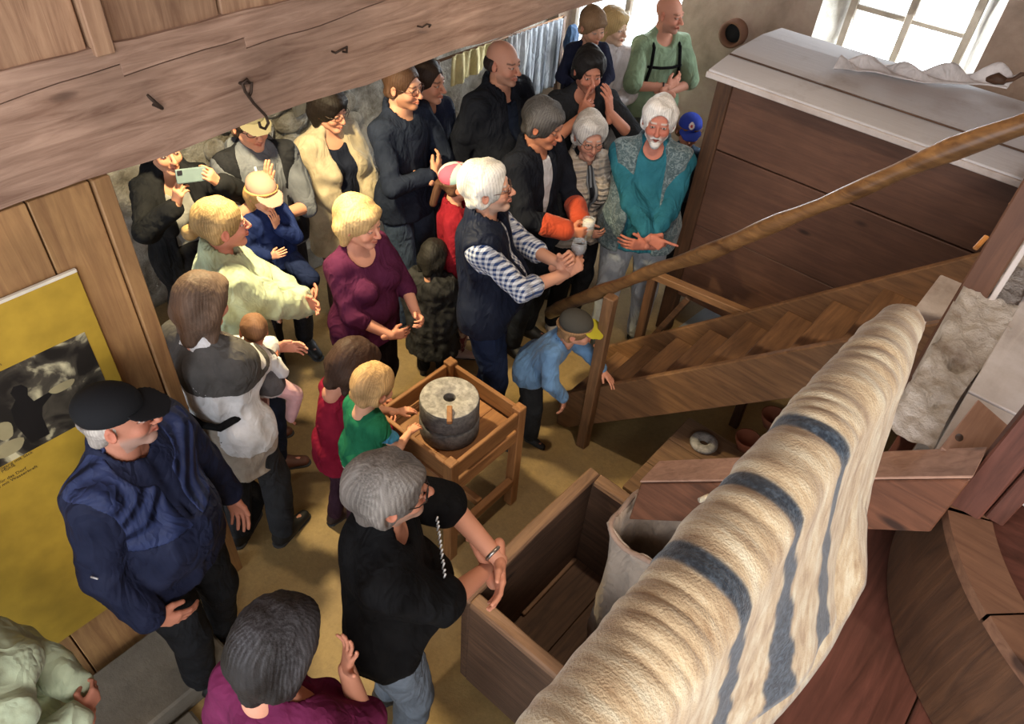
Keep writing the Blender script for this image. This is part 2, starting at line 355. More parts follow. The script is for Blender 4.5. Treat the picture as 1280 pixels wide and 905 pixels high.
def face_col(v, sk, lip, brow, stub, kind, eye=(.05,.035,.025)):
    n = len(v); sk = V(*sk); c = np.tile(sk,(n,1)); x, y, z = v.T; axx = np.abs(x)
    def mixin(w, col): 
        nonlocal c; w = np.clip(w,0,1)[:,None]; c = c*(1-w)+w*V(*col)
    red = sk*V(1.05,.74,.70)
    mixin(.55*np.exp(-(((axx-.04)/.02)**2+((z+.03)/.02)**2))*(y>.03), red); mixin(.6*np.exp(-((x/.014)**2+((z+.03)/.014)**2))*(y>.08), red)
    mixin(.6*(axx>.078), red); mixin(.18*(np.sin(x*310+3)*np.sin(z*270)*np.sin(y*290)), sk*.8)
    if stub is not None: mixin(.6*np.clip((-.038-z)/.02,0,1)*(y>.0)*(z>-.12)*(1-np.exp(-((x/.025)**2+((z+.064)/.008)**2))), stub)
    mixin(.9*(y>.07)*(np.exp(-((x/.026)**4+((z+.063)/.0095)**4))), lip); mixin(.9*(y>.07)*np.exp(-((x/.021)**4+((z+.0635)/.0022)**2)), (.10,.03,.025))
    bz = .027-.10*(axx-.03)**2*8
    mixin(.85*(y>.05)*(axx>.012)*(axx<.052)*np.exp(-((z-bz)/.0048)**2), brow)
    e = ((axx-.031)/.0135)**2+((z-.004)/.0055)**2
    mixin(.9*(y>.06)*(e<1.5), sk*.35); mixin((y>.06)*(e<.9), (.55,.5,.47)); mixin((y>.06)*(((axx-.031)**2+(z-.004)**2)<.0052**2), eye)
    mixin(.35*(y>.05)*np.exp(-(((axx-.031)/.018)**2+((z+.010)/.006)**2)), sk*V(.6,.45,.42))
    return c
# --- hands (wrist at origin, fingers +Y, palm -Z, thumb -X: a right hand) ---
HANDS = {}
def hand_mesh(pose, h, fe):
    key = (pose,h,fe)
    if key in HANDS: return HANDS[key]
    k = .9 if fe else 1.; o = []; P = lambda kk,p: o.append(('+',kk,p))
    curls = {'relax':[(14,22,14)]*4,'grip':[(52,68,40),(56,70,40),(60,72,42),(64,72,42)],'flat':[(4,6,4)]*4,'hold':[(34,48,30),(36,50,30),(40,52,30),(44,54,32)],
             'fist':[(78,88,60)]*4,'point':[(8,6,4),(70,80,50),(75,85,50),(78,85,50)],'splay':[(-4,12,10),(0,14,10),(4,16,12),(8,20,14)]}[pose]
    P(0, cone((0,-.05,0),(0,.012,0),.027*k,.025*k,(0,0,1),.76))
    P(.012, cone((-.016,.02,0),(-.020,.080,0),.017,.0155,(0,0,1),.85)); P(.012, cone((0,.02,0),(0,.082,0),.017,.0155,(0,0,1),.85)); P(.012, cone((.014,.02,0),(.022,.074,0),.017,.0145,(0,0,1),.85))
    L = [(.042,.026,.019),(.046,.030,.020),(.043,.028,.020),(.034,.021,.018)]; bx = [-.029,-.0097,.0095,.027]; by = [.086,.090,.086,.078]
    spl = 14 if pose == 'splay' else 3
    for i in range(4):
        p = V(bx[i],by[i]-.004,0); d = rot((0,0,1), -(i-1.4)*spl)@V(0,1,0); a = 0; r = [.0088,.0084,.0090,.0078][i]*(.93 if fe else 1)
        for j in range(3):
            a -= curls[i][j]; dd = d*math.cos(R_(a))+V(0,0,1)*math.sin(R_(a)); q = p+dd*L[i][j]; P(.0035 if j else .008, cone(p,q,r*(1-.07*j),r*(1-.07*(j+1)))); p = q
    th = {'relax':((-.048,.052,-.018),(-.056,.086,-.026)),'flat':((-.052,.048,-.008),(-.066,.080,-.012)),'splay':((-.058,.046,-.012),(-.082,.074,-.016)),
          'grip':((-.042,.050,-.036),(-.018,.072,-.050)),'hold':((-.048,.048,-.034),(-.040,.080,-.048)),'fist':((-.042,.050,-.032),(-.010,.066,-.040)),'point':((-.044,.052,-.03),(-.014,.068,-.038))}[pose]
    P(.014, cone((-.018,.018,-.006),th[0],.016,.0118)); P(.004, cone(th[0],th[1],.0112,.0088))
    v, f = mesh_sdf(o, h, .012); HANDS[key] = (v*k, f); return HANDS[key]

def hair_ops(st):
    o = []; P = lambda k,p: o.append(('+',k,p)); S = lambda k,p: o.append(('-',k,p))
    cran = lambda g,dz=0: ell((0,-.020,.034+dz),(.078+g,.098+g,.088+g))
    if st in ('short','shortfull','wavy','boy','fringe'):
        g = {'short':.009,'shortfull':.018,'wavy':.020,'boy':.014,'fringe':.014}[st]
        P(0, cran(g)); P(.02, cone((-.062,-.03,-.03),(.062,-.03,-.03),.026+g*.5)); P(.02, cone((-.03,-.075,-.05),(.03,-.075,-.05),.026+g*.4))
        if st == 'wavy': P(.02, ell((.01,.05,.085),(.06,.045,.03)))
        if st == 'shortfull': P(.02, ell((.0,.035,.095),(.06,.05,.028)))
        if st == 'fringe': P(.015, ell((0,.07,.06),(.062,.026,.03)))
        S(.008, ell((0,.105,-.008 if st != 'fringe' else -.022),(.068,.080,.080 if st not in ('boy','fringe') else .066))); S(.008, ell((0,.10,-.07),(.075,.10,.09)))
        for s in (-1,1): S(.006, ell((s*.088,-.008,-.018),(.018,.024,.030)))
    elif st == 'balding':
        P(0, cone((-.060,-.03,-.005),(.060,-.03,-.005),.034)); P(.02, cone((-.045,-.07,-.01),(.045,-.07,-.01),.034)); P(.02, ell((0,-.05,.0),(.082,.068,.05)))
        S(.008, ell((0,.10,-.03),(.12,.105,.12))); S(.01, ell((0,-.01,.11),(.075,.085,.075)))
        for s in (-1,1): S(.006, ell((s*.088,-.004,-.014),(.018,.024,.030)))
    elif st in ('bob','bobpoof','longstr'):
        zl = -.10 if st == 'bob' else (-.085 if st=='bobpoof' else -.12)
        P(0, cran(.014 if st!='bobpoof' else .021)); P(.03, cone((-.055,-.03,-.01),(-.066,-.035,zl),.038,.020)); P(.03, cone((.055,-.03,-.01),(.066,-.035,zl),.038,.020)); P(.04, cone((0,-.07,0),(0,-.078,zl),.052,.036)); P(.03,cone((-.05,-.06,-.03),(.05,-.06,-.03),.045))
        P(.02, ell((0,.055,.072),(.066,.04,.034))); S(.012, ell((0,.115,-.022),(.055,.08,.072))); S(.01, ell((0,.10,-.10),(.05,.09,.08)))
    elif st in ('bun','pony'):
        P(0, cran(.009)); P(.02, cone((-.05,-.04,-.03),(.05,-.04,-.03),.032)); S(.012, ell((0,.105,-.01),(.064,.072,.068))); S(.008, ell((0,.10,-.075),(.075,.09,.09)))
        for s in (-1,1): S(.006, ell((s*.088,-.008,-.018),(.018,.024,.030)))
        if st == 'bun': P(.012, ell((0,-.135,-.01),(.036,.034,.034)))
        else: P(.012, cone((0,-.115,.0),(0,-.15,-.14),.024,.022))
    elif st == 'baby': 
        P(0, cran(.004)); S(.012, ell((0,.115,-.01),(.075,.075,.085))); S(.008, ell((0,.09,-.09),(.085,.12,.09)))
    elif st == 'undercap':
        P(0, ell((0,-.032,.012),(.081,.086,.072))); P(.02, cone((-.04,-.06,-.045),(.04,-.06,-.045),.032)); S(.01, ell((0,.095,-.03),(.12,.098,.12))); o.append(('p',(0,0,1),.045))
    elif st == 'beard':
        P(0, cone((-.046,.018,-.068),(0,.062,-.104),.019,.022)); P(.02, cone((.046,.018,-.068),(0,.062,-.104),.019,.022)); P(.01, cone((-.026,.078,-.062),(0,.093,-.050),.0075)); P(.01, cone((.026,.078,-.062),(0,.093,-.050),.0075)); P(.012, ell((0,.078,-.096),(.026,.020,.022)))
        S(.003, cone((-.018,.096,-.066),(.018,.096,-.066),.0065))
    return o
def cap_ops(up=0):
    top = [('+',0,ell((0,-.018,.048),(.086,.104,.074))), ('p',(0,.10,-1),-.026)]
    brim = [('+',0,cone((-.03,.085,.040),(.03,.085,.040),.05,.05,(0,.25,1),.10)), ('+',.006,cone((-.016,.118,.030),(.016,.118,.030),.045,.045,(0,.3,1),.10)), ('-',.003,ell((0,-.02,.03),(.088,.104,.09)))]
    return top, brim
def glasses_mesh():
    parts = []
    def tb(pts, r, n=6):
        vs, fs = [], []; pts = [V(*p) for p in pts]; u = V(.1,.3,1)
        for i, p in enumerate(pts):
            d = nrm(pts[min(i+1,len(pts)-1)]-pts[max(i-1,0)]); w0 = nrm(u-d*(d@u)); w1 = np.cross(d,w0)
            for k in range(n): a = 2*math.pi*k/n; vs.append(p+r*(math.cos(a)*w0+math.sin(a)*w1))
        for i in range(len(pts)-1):
            for k in range(n): fs.append((i*n+k, i*n+(k+1)%n, (i+1)*n+(k+1)%n, (i+1)*n+k))
        parts.append((np.array(vs), np.array(fs), V(0,0,0)))
    for s in (-1,1):
        tb([(s*(.034+.022*math.cos(a)), .104-.006*(1+math.cos(a)), .001+.017*math.sin(a)) for a in np.linspace(0,2*math.pi,17)], .0018)
        tb([(s*.056,.097,.008),(s*.078,.07,.010),(s*.083,.02,.008),(s*.084,-.012,.0)], .0018)
    tb([(-.010,.104,.005),(0,.108,.007),(.010,.104,.005)], .0016)
    v, f, c = join(parts); return v, f

def ik(a, t, l1, l2, pole):
    d = t-a; L = np.linalg.norm(d)
    if L > (l1+l2)*.995: t = a+d/L*(l1+l2)*.995; d = t-a; L = np.linalg.norm(d)
    L = max(L, abs(l1-l2)+.02); u = nrm(d); p = V(*pole); p = nrm(p-u*(p@u)); x = (l1*l1-l2*l2+L*L)/(2*L); y = math.sqrt(max(0,l1*l1-x*x))
    return a+u*x+p*y, t

ARMS = {  # wrist (torso frame, adult size, right side x>0), elbow pole, finger direction, palm normal, hand pose
 'down': ((.27,.02,.86),(.3,-1,0),(0,.12,-1),(-1,.1,0),'relax'),
 'front': ((.07,.25,1.02),(1,-.5,-.3),(-1,.35,-.25),(0,-1,-.2),'relax'),
 'front2': ((.04,.23,.98),(1,-.5,-.3),(-1,.3,-.2),(0,-1,0),'relax'),
 'cross_over': ((.02,.24,1.19),(1,.3,-1),(-1,-.35,.35),(.2,-1,-.1),'relax'),
 'cross_under': ((.0,.20,1.13),(1,.3,-1),(-1,-.6,.3),(0,-1,0),'fist'),
 'hip': ((.22,.10,.98),(1,-.6,-.2),(-.6,.4,-1),(-1,-.2,0),'relax'),
 'pocket': ((.22,.06,.92),(.8,-1,0),(-.2,.3,-1),(-1,0,0),'relax'),
 'hold_low': ((.10,.30,1.10),(1,-.6,-.8),(-.4,1,.1),(-1,0,.1),'hold'),
 'hold_chest': ((.06,.29,1.25),(1,-.3,-1),(-.5,.7,.5),(-1,-.4,0),'grip'),
 'chin': ((.05,.16,1.40),(1,.4,-1),(-.15,.2,1),(-.2,-1,.1),'fist'),
 'phone': ((.10,.33,1.50),(1,.2,-1),(-.3,.25,1),(-.8,-.5,0),'hold'),
 'carry': ((-.02,.26,1.12),(1,.2,-1),(-1,.2,.1),(0,-1,.1),'relax'),
}
K_, HSC = 1.07, 1.04     # the room was laid out from sight lines; the whole set is brought to real size at the end
def person(px, py, H, fa, sex='male', hs=1., w=1., belly=0., bust=0., lean=0, side=0, twist=0, head=(0,0,0), armR='down', armL='down', legs=None, top=None, seatz=None,
           skin='c99378', skincols=None, hair='short', haircol='2a211c', stub=None, glasses=None, cap=None, smile=False, beard=None, clothes=(), res=.012, hres=.0045, label='', group=None, shoes='1c1a1a', rootz=0., shoulder=1., bare=False, brow=None, lip=None, hair2=None, ztop=None, headz=None):
    hs = hs*HSC*K_; H = H*K_; s = (H-.245*hs)/1.505; B = rot((0,0,1),twist)@rot((0,1,0),side)@rot((1,0,0),-lean); piv = V(0,0,.98)*s
    T = lambda p: piv+B@(V(*p)*s-piv); D3 = lambda d: B@V(*d)
    ws = w*s; fe = sex == 'female'; ch = sex == 'child'
    sw = (.168 if not fe else .150)*shoulder*(.5+.5*w); swm = sw
    # joints
    J = {}
    for sd, sx, A in (('R',1,armR),('L',-1,armL)):
        A = ARMS[A] if isinstance(A,str) else A
        wr, pole, fd, pn, hp = A; wr = (wr[0],wr[1]+(belly*.9+.05*max(0,w-1) if wr[1] > .15 and wr[2] < 1.35 else 0),wr[2]); mir = lambda q: (q[0]*sx,q[1],q[2])
        sh = T((sw*sx,-.01,1.40)); tgt = T(mir(wr)); el, wri = ik(sh, tgt, .285*s, .255*s, D3(mir(pole)))
        J['sh'+sd], J['el'+sd], J['wr'+sd] = sh, el, wri; J['h'+sd] = (nrm(D3(mir(fd))), nrm(D3(mir(pn))), hp)
    legs = legs or (((.11,.03,.085),(.1,1,0),(.15,1,0)),((.11,-.03,.085),(.1,1,0),(.15,1,0)))
    for sd, sx, (an, pole, fd) in (('R',1,legs[0]),('L',-1,legs[1])):
        hp_ = V(.092*sx*(.6+.4*w),0,.93)*s; kn, ank = ik(hp_, V(an[0]*sx,an[1],an[2])*s, .43*s, .425*s, V(pole[0]*sx,pole[1],pole[2]))
        J['hp'+sd], J['kn'+sd], J['an'+sd], J['ft'+sd] = hp_, kn, ank, nrm(V(fd[0]*sx,fd[1],fd[2]))
    hy, hp2, hr = head; hy = hy-fa if abs(hy) > 0 else 0; hy = (hy+180)%360-180; hp2 = -hp2; HR = B@rot((0,0,1),-hy)@rot((1,0,0),hp2)@rot((0,1,0),hr); npv = T((0,-.012,1.505))
    hc = npv+(B@rot((0,0,1),-hy*.5)@rot((1,0,0),hp2*.6))@(V(0,.022,.122)*hs)
    topz = (hc+HR@V(0,0,.118*hs))
    # place: the crown lies on the sight line through (px, py)
    th = _A-R_(fa); RZ = rot((0,0,1),math.degrees(th)); t3 = RZ@topz
    P0 = az(px, py, (rootz+topz[2]) if ztop is None else ztop); rz0 = rootz if ztop is None else ztop-topz[2]
    root_loc = V(P0[0]-t3[0], P0[1]-t3[1], rz0)
    sk = hexc(skin)
    # body
    nY = D3((0,1,0)); q = .72
    def torso(off, zl=.80, belt=True, arms=True):
        o = []; k = .05*s; A_ = lambda kk,p: o.append(('+',kk,p)); g = off
        A_(0, cone(T((-.045*w,0,1.30)),T((.045*w,0,1.30)),.118*ws+g,.118*ws+g,nY,q)); A_(k, cone(T((-.03*w,0,1.15)),T((.03*w,0,1.15)),.108*ws+g,.108*ws+g,nY,.76))
        A_(k, cone(T((-sw*.86,-.01,1.405)),T((sw*.86,-.01,1.405)),.056*s+g,.056*s+g)); A_(k, cone(T((0,-.03,1.36)),T((0,-.025,1.18)),.085*s+g))
        A_(.03*s, cone(T((0,-.02,1.50)),T((-.12,-.015,1.425)),.042*s+g*.5,.036*s+g*.7)); A_(.03*s, cone(T((0,-.02,1.50)),T((.12,-.015,1.425)),.042*s+g*.5,.036*s+g*.7))
        A_(k, cone((-.055*ws,0,.98*s),(.055*ws,0,.98*s),.118*ws+g,.118*ws+g,(0,1,0),.82))
        if belly: A_(.06*s, ell(T((0,.05,1.10)),V(.135*w+g,.10+belly+g,.15+g)*s,B))
        if bust:
            for sx in (-1,1): A_(.04*s, ell(T((sx*.075*w,.085,1.265)),V(.066*w+g/s,.055+bust+g/s,.064+g/s)*s,B))
        return o
    def arm(sd, g, fr=1., r0=.048, flare=0):
        g = g*.72
        sh, el, wr = J['sh'+sd], J['el'+sd], J['wr'+sd]; o = []; k = .03*s; ww = .35+.65*w
        r1, r2, r3 = r0*ww*s+g, .038*ww*s+g, .028*s+g*.8+flare
        if fr <= .5: e = sh+(el-sh)*fr*2; return [('+',k,cone(sh,e,r1,(r1+(r2-r1)*fr*2)+flare))]
        e = el+(wr-el)*min(1,(fr-.5)*2); return [('+',k,cone(sh,el,r1,r2)), ('+',.02*s,cone(el,e,r2*1.02,r2+(r3-r2)*(fr-.5)*2))]
    def leg(sd, g, fr=1., flare=0):
        h_, kn, an = J['hp'+sd], J['kn'+sd], J['an'+sd]; ww = .3+.7*w; o = []
        if fr <= .5: return [('+',.03*s,cone(h_,h_+(kn-h_)*fr*2,.088*ws+g,.06*ws+g+flare))]
        e = kn+(an-kn)*min(1,(fr-.5)*2); r3 = .040*s+g+flare
        return [('+',.03*s,cone(h_,kn,.090*ww*s+g,.058*ww*s+g)), ('+',.02*s,cone(kn,e,.058*ww*s+g,r3+(.058*ww*s+g-r3)*(1-(fr-.5)*2)))]
    ops = torso(-.004*s)
    for sd in 'RL': ops += arm(sd, 0)+leg(sd, -.002)+[('+',.02*s,cone(J['an'+sd]+V(0,-.02,-.04)*s, J['an'+sd]+(J['ft'+sd]*.13-V(0,0,.05))*s,.030*s,.026*s))]
    nr = (.046 if fe else (.042 if ch else .054))*hs
    ops += [('+',.03*s,cone(T((0,-.025,1.44)),hc+HR@(V(0,-.02,-.07)*hs),nr*1.1,nr))]
    v, f = mesh_sdf(ops, res); c = np.tile(V(*sk),(len(v),1))*(1+.05*pnoise(v,40))[:,None]; parts = [(v,f,c)]
    kind = 'child' if ch else ('female' if fe else 'male'); hv, hf = head_mesh(kind, hres, smile); hsc = V(hs,hs,hs)
    hcol = face_col(hv, sk, hexc(lip) if lip else tuple(np.array(sk)*V(.85,.5,.48)), hexc(brow or haircol), None if stub is None else hexc(stub), kind)
    parts.append(((hv*hs)@HR.T+hc, hf, hcol))
    for sd in 'RL':
        d, n, hp = J['h'+sd]; n = nrm(n-d*(n@d)); Z = -n; X = np.cross(d,Z); M = np.stack([X,d,Z],1); mv, mf = hand_mesh(hp, max(.0038,hres*.85), fe)
        hk = s*(1.12 if ch else 1.0); mv = mv*hk
        if sd == 'L': mv = mv*V(-1,1,1); mf = mf[:,::-1]
        z = mv/hk; parts.append((mv@M.T+J['wr'+sd], mf, np.tile(V(*sk),(len(mv),1))*(V(1.0,.93,.9)+.06*pnoise(z,140)[:,None])))
    vv, ff, cc = join(parts)
    body = raw_mesh('person', vv, ff, attr_mat('skin', .6, 0, .15, 150, .28), None, True, cc)
    body.location = root_loc; body.rotation_euler = (0,0,th); tag(body, label, 'child' if ch else 'person', group)
    put = lambda nm, ops_, mat, rr=res, amp=.003, fq=24, xf=None, col=None: _put(body, nm, ops_, mat, rr, amp*s*1.35, fq, s, xf, col)
    def headpart(nm, ops_, mat, rr=.005, amp=0, strand=None, col=None):
        v, f = mesh_sdf(ops_, rr, .02)
        if len(v) == 0: return None
        N = vnormals(v,f); a = np.arctan2(v[:,0],-v[:,1]-.02+.0001); rad = np.linalg.norm(v[:,:2],axis=1)
        cl = None
        if strand:
            wv_ = v+.012*np.stack([pnoise(v,22),pnoise(v+3,22),pnoise(v+7,22)],1); a = np.arctan2(wv_[:,0],-wv_[:,1]-.02+.0001); st = np.sin(a*46+3*pnoise(v,26))*.6+.6*np.sin(a*97+5*pnoise(v,18)); v = v+N*(strand*(.5*st)+(.0075 if hair in ('wavy','shortfull') else .0045)*pnoise(v,38)+.002*pnoise(v,110))[:,None]
            base = np.tile(V(*hexc(haircol)),(len(v),1))
            if hair2: hw = np.clip(.28*st+.8*pnoise(v,14)+(v[:,2]-.02)*7,0,1)[:,None]*.6; base = base*(1-hw)+V(*hexc(hair2))*hw
            cl = np.clip(base*(1+.20*st+.30*pnoise(v,30))[:,None],0.004,1)
        if col is not None: cl = col(v)
        return raw_mesh(nm, (v*hs)@HR.T+hc, f, mat, body, True, cl)
    hm = attr_mat('hair', .6, 0, .5, 220, .22)
    hops = hair_ops(hair) if hair else None
    if hops and cap: hops = [o for o in hops]+[('p',(0,-.25,1),.040)]
    if hair: headpart('hair', hops, hm, .0045 if hres < .005 else .0055, 0, .0016)
    if beard:
        bcol = V(*hexc(beard)); headpart('beard', hair_ops('beard'), hm, .004, 0, None, lambda v: np.clip(bcol*(1+.25*np.sin(v[:,2]*900+9*pnoise(v,60)))[:,None],0,1))
    if cap:
        t_, b_ = cap_ops(); crown, brim = cap['crown'], cap.get('brim',cap['crown'])
        fn = cap.get('col'); cm = attr_mat('cap_fabric', .85, 0, .2, 300, .15)
        flat = lambda hx: (lambda v: np.tile(V(*hexc(hx)),(len(v),1)))
        headpart('cap', t_, cm, .0045, 0, None, fn or flat(crown)); headpart('cap_brim', b_, cm, .0035, 0, None, flat(brim))
    if glasses:
        v, f = glasses_mesh(); raw_mesh('glasses', (v*hs)@HR.T+hc, f, plain('glasses_frame_'+glasses, hexc(glasses), .3), body, True)
    # shoes
    if shoes:
        for sd in 'RL':
            an, fd = J['an'+sd], J['ft'+sd]; nz = V(0,0,1) if seatz is None else nrm(np.cross(np.cross(fd,V(0,0,1)),fd)); hl = an-fd*.035*s-nz*.045*s
            so = [('+',0,cone(hl,an+fd*.05*s-nz*.045*s,.038*s,.042*s)), ('+',.02*s,cone(an+fd*.05*s-nz*.05*s,an+fd*.155*s-nz*.056*s,.044*s,.034*s,nz,.8)), ('+',.03*s,cone(an-fd*.02*s,an-nz*.05*s,.040*s,.04*s)), ('p',-nz,-(an@nz)+.083*s)]
            put('shoe', so, plain('shoe_'+shoes, hexc(shoes), .6), min(res,.009), 0)
            dk = shoes not in ('c9c2b8','b9b2a8','e6e2dc')
            put('sole', [('+',0,cone(hl-nz*.036*s,an+fd*.16*s-nz*.079*s,.045*s,.04*s,nz,.25))], plain('sole_dark' if dk else 'sole_pale', (.03,.03,.03) if dk else (.6,.58,.55), .7), min(res,.009), 0)
    # clothes
    for cl in clothes:
        k = cl['k']; mat = cl['mat']; g = (cl.get('off',.012)+(-.005 if k == 'trousers' else .003))*s; o = []
        if k == 'trousers':
            o = [('+',0,cone((-.055*ws,0,.98*s),(.055*ws,0,.98*s),.118*ws+g,.118*ws+g,(0,1,0),.84)), ('+',.03*s,cone((-.05*ws,-.01,.93*s),(.05*ws,-.01,.93*s),.10*ws+g,.10*ws+g,(0,1,0),.95))]
            for sd in 'RL': o += leg(sd, g, cl.get('len',.97), cl.get('flare',.012*s))
            o.append(('p',(0,0,1),1.01*s))
            put(cl.get('name','trousers'), o, mat, res, cl.get('amp',.006), 22)
            continue
        if k == 'skirt':
            z1 = cl.get('hem',.45); o = [('+',0,cone((0,0,.98*s),(0,.0,z1*s),.14*ws+g,cl.get('r',.24)*s,(0,1,0),.85)), ('p',(0,0,-1),-z1*s), ('p',(0,0,1),1.06*s)]
            put(cl.get('name','skirt'), o, mat, res, .012, 16); continue
        if k == 'cuffs':
            for sd in 'RL':
                el, wr = J['el'+sd], J['wr'+sd]; put(cl.get('name','cuff'), [('+',0,cone(el+(wr-el)*cl.get('a',.6),el+(wr-el)*cl.get('b',.93),.040*s+g,.034*s+g))], mat, res, .004)
            continue
        # tops
        o = torso(g)
        zh = cl.get('hem',.93)
        if zh < 1.0: o += [('+',.04*s,cone((sx*.082*ws,-.005*s,.97*s),(sx*.082*ws,-.005*s,.88*s),.098*ws+g,.098*ws+g,(0,1,0),.95)) for sx in (-1,1)]
        if zh < .9:
            fl = cl.get('flare',.02)
            o.append(('+',.05*s,cone(V(0,0,.97*s),V(0,.0,zh*s),.125*ws+g,(.125*w+fl)*s+g+.01,(0,1,0),.85)))
        fr = cl.get('sleeve',.93)
        if fr > 0:
            for sd in 'RL': o += arm(sd, g, fr, .050, cl.get('cuff',0))
        if cl.get('collar'): 
            cr = nr*1.25+.012; o += [('+',.012,cone(T((0,-.03,1.46)),T((0,-.022,1.505)),cr+g*.3,cr*.98+g*.3,nY,.95)), ('-',.006,cone(T((0,-.015,1.44)),T((0,.0,1.62)),cr*.92,cr*1.08))]
        if cl.get('hood'): o += [('+',.03*s,cone(T((-.075,-.085,1.47)),T((.075,-.085,1.47)),.05*s)), ('+',.03*s,cone(T((-.08,-.04,1.47)),T((-.05,.04,1.44)),.03*s)), ('+',.03*s,cone(T((.08,-.04,1.47)),T((.05,.04,1.44)),.03*s))]
        nk = cl.get('neck',.0)
        if nk: o.append(('-',.012*s,ell(T((0,.045,1.475)),V(.066+nk*.5,.10,.05+nk)*s,B)))
        op = cl.get('open')
        if op: # open front: (half width at the neck, half width at the hem)
            o.append(('-',.015*s,cone(T((0,.16,1.54)),T((0,.17,cl.get('openz',max(zh,.9)))),op[0]*s,op[1]*s,nY,2.2)))
            if zh < .9: o.append(('-',.015*s,cone(V(0,.17,1.0)*s,V(0,.22,zh-.05)*s,op[1]*s,op[1]*s*1.3,(0,1,0),2.4)))
        if fr == 0:
            for sd, sx in (('R',1),('L',-1)): o.append(('-',.015*s,ell(T((sx*(sw+.055),0,1.36)),V(.055,.11,.10)*s,B)))
        o.append(('p',(0,0,-1),-zh*s) if zh < 1.0 else ('p',-B[:,2],-(T((0,0,zh))@B[:,2])))
        ob = put(cl.get('name','shirt'), o, mat, res, cl.get('amp',.006), cl.get('fq',24), None, cl.get('col'))
        if cl.get('lab'): ob['label'] = cl['lab']
    body_info = dict(root=root_loc, RZ=RZ, J=J, T=T, s=s, hc=hc, HR=HR, body=body, B=B, put=put, D=D3)
    body_info['W'] = lambda p: RZ@V(*p)+root_loc
    return body_info
def _put(body, nm, ops_, mat, rr, amp, fq, s, xf, col):
    v, f = mesh_sdf(ops_, rr, .02)
    cl = col(v, s) if col is not None else None
    if amp: v = fold(v, f, amp, fq, max(s,.6))
    return raw_mesh(nm, v, f, mat, body, True, cl)

# ---------------- colours ----------------
WD = hexc
w_pink = lambda ax_: wood('old_beam_wood_'+ax_, WD('7a5c4b'), WD('b89a86'), ax_, .85, None, scale=1, bump=.6)
w_plank = lambda ax_: wood('partition_plank_wood_'+ax_, WD('8a6442'), WD('b8905f'), ax_, .6, bump=.2)
w_upper = lambda ax_: wood('upper_plank_wood_'+ax_, WD('7a5a44'), WD('b08f72'), ax_, .7, bump=.25)
w_bin = lambda ax_: wood('bin_board_wood_'+ax_, WD('5a3d31'), WD('74523f'), ax_, .6, bump=.15)
w_dark = lambda ax_: wood('dark_wood_'+ax_, WD('3a2619'), WD('69482f'), ax_, .65, bump=.3)
w_stair = lambda ax_: wood('stair_wood_'+ax_, WD('5f432d'), WD('946d49'), ax_, .6, bump=.3)
w_table = lambda ax_: wood('table_wood_'+ax_, WD('7d5230'), WD('ad7c4d'), ax_, .55, bump=.2)
w_dusty = lambda ax_: wood('flour_dusted_wood_'+ax_, WD('7a5f4e'), WD('b39c8b'), ax_, .85, WD('cfc6c2'), .55)
w_white = lambda ax_: wood('flour_white_wood_'+ax_, WD('8d7c70'), WD('a89b90'), ax_, .9, WD('cbc9cb'), .7)
w_red = lambda ax_: wood('red_brown_wood_'+ax_, WD('4a2a1e'), WD('75473a'), ax_, .55, bump=.2)
plaster = rough_mat('aged_lime_plaster', [WD('8f7f70'), WD('b09c8b'), WD('c2b3a2')], 2.2, .95, .5, .02)
stone = rough_mat('whitewashed_rubble', [WD('6a6357'), WD('a39c8f'), WD('cdc9bf'), WD('dedbd2')], 4.5, .95, .9, .06)
def struct(o): o['kind'] = 'structure'; return o
def poly_prism(name, pts, axis, lo, hi, mat, parent=None, bev=0):
    """polygon given in the two other axes, extruded along axis"""
    bm = bmesh.new(); vs = []
    for q in (lo, hi):
        for a, b in pts: vs.append(bm.verts.new({'x':(q,a,b),'y':(a,q,b),'z':(a,b,q)}[axis]))
    n = len(pts); bm.faces.new(vs[:n][::-1]); bm.faces.new(vs[n:])
    for i in range(n): bm.faces.new((vs[i], vs[(i+1)%n], vs[n+(i+1)%n], vs[n+i]))
    bmesh.ops.recalc_face_normals(bm, faces=bm.faces)
    if bev: bmesh.ops.bevel(bm, geom=list(bm.edges), offset=bev, segments=1, affect='EDGES')
    return bm_obj(name, bm, mat, parent)

# ---------------- floor and shell ----------------
fm, ft, fb = new_mat('worn_lime_floor'); mp = coords(ft)
n1 = nd(ft,'ShaderNodeTexNoise', Scale=1.1, Detail=8, Roughness=.6); n2 = nd(ft,'ShaderNodeTexNoise', Scale=40, Detail=5, Roughness=.7)
ft.links.new(mp.outputs[0], n1.inputs[0]); ft.links.new(mp.outputs[0], n2.inputs[0])
r1 = ramp(ft, n1.outputs[0], [(.3,WD('7d684a')),(.5,WD('9a8154')),(.7,WD('ae925c'))]); mxf = nd(ft,'ShaderNodeMix', data_type='RGBA', blend_type='MULTIPLY'); mxf.inputs[0].default_value = .5
r2_ = ramp(ft, n2.outputs[0], [(.3,(.6,.6,.6)),(.7,(1.15,1.15,1.15))]); ft.links.new(r1.outputs[0], mxf.inputs[6]); ft.links.new(r2_.outputs[0], mxf.inputs[7]); ft.links.new(mxf.outputs[2], fb.inputs['Base Color']); fb.inputs['Roughness'].default_value = .65
bpf = nd(ft,'ShaderNodeBump', Strength=.25, Distance=.01); ft.links.new(n2.outputs[0], bpf.inputs['Height']); ft.links.new(bpf.outputs[0], fb.inputs['Normal'])
struct(box('floor', (-4.9,-2.4,-.1), (3,6.6,0), fm, bev=0))
struct(box('ceiling', (-2.41,-2.4,5.0), (3,6.6,5.1), w_upper('y'), bev=0))
struct(box('ceiling', (-4.9,-2.4,2.80), (-2.46,6.6,2.9), w_upper('y'), bev=0))
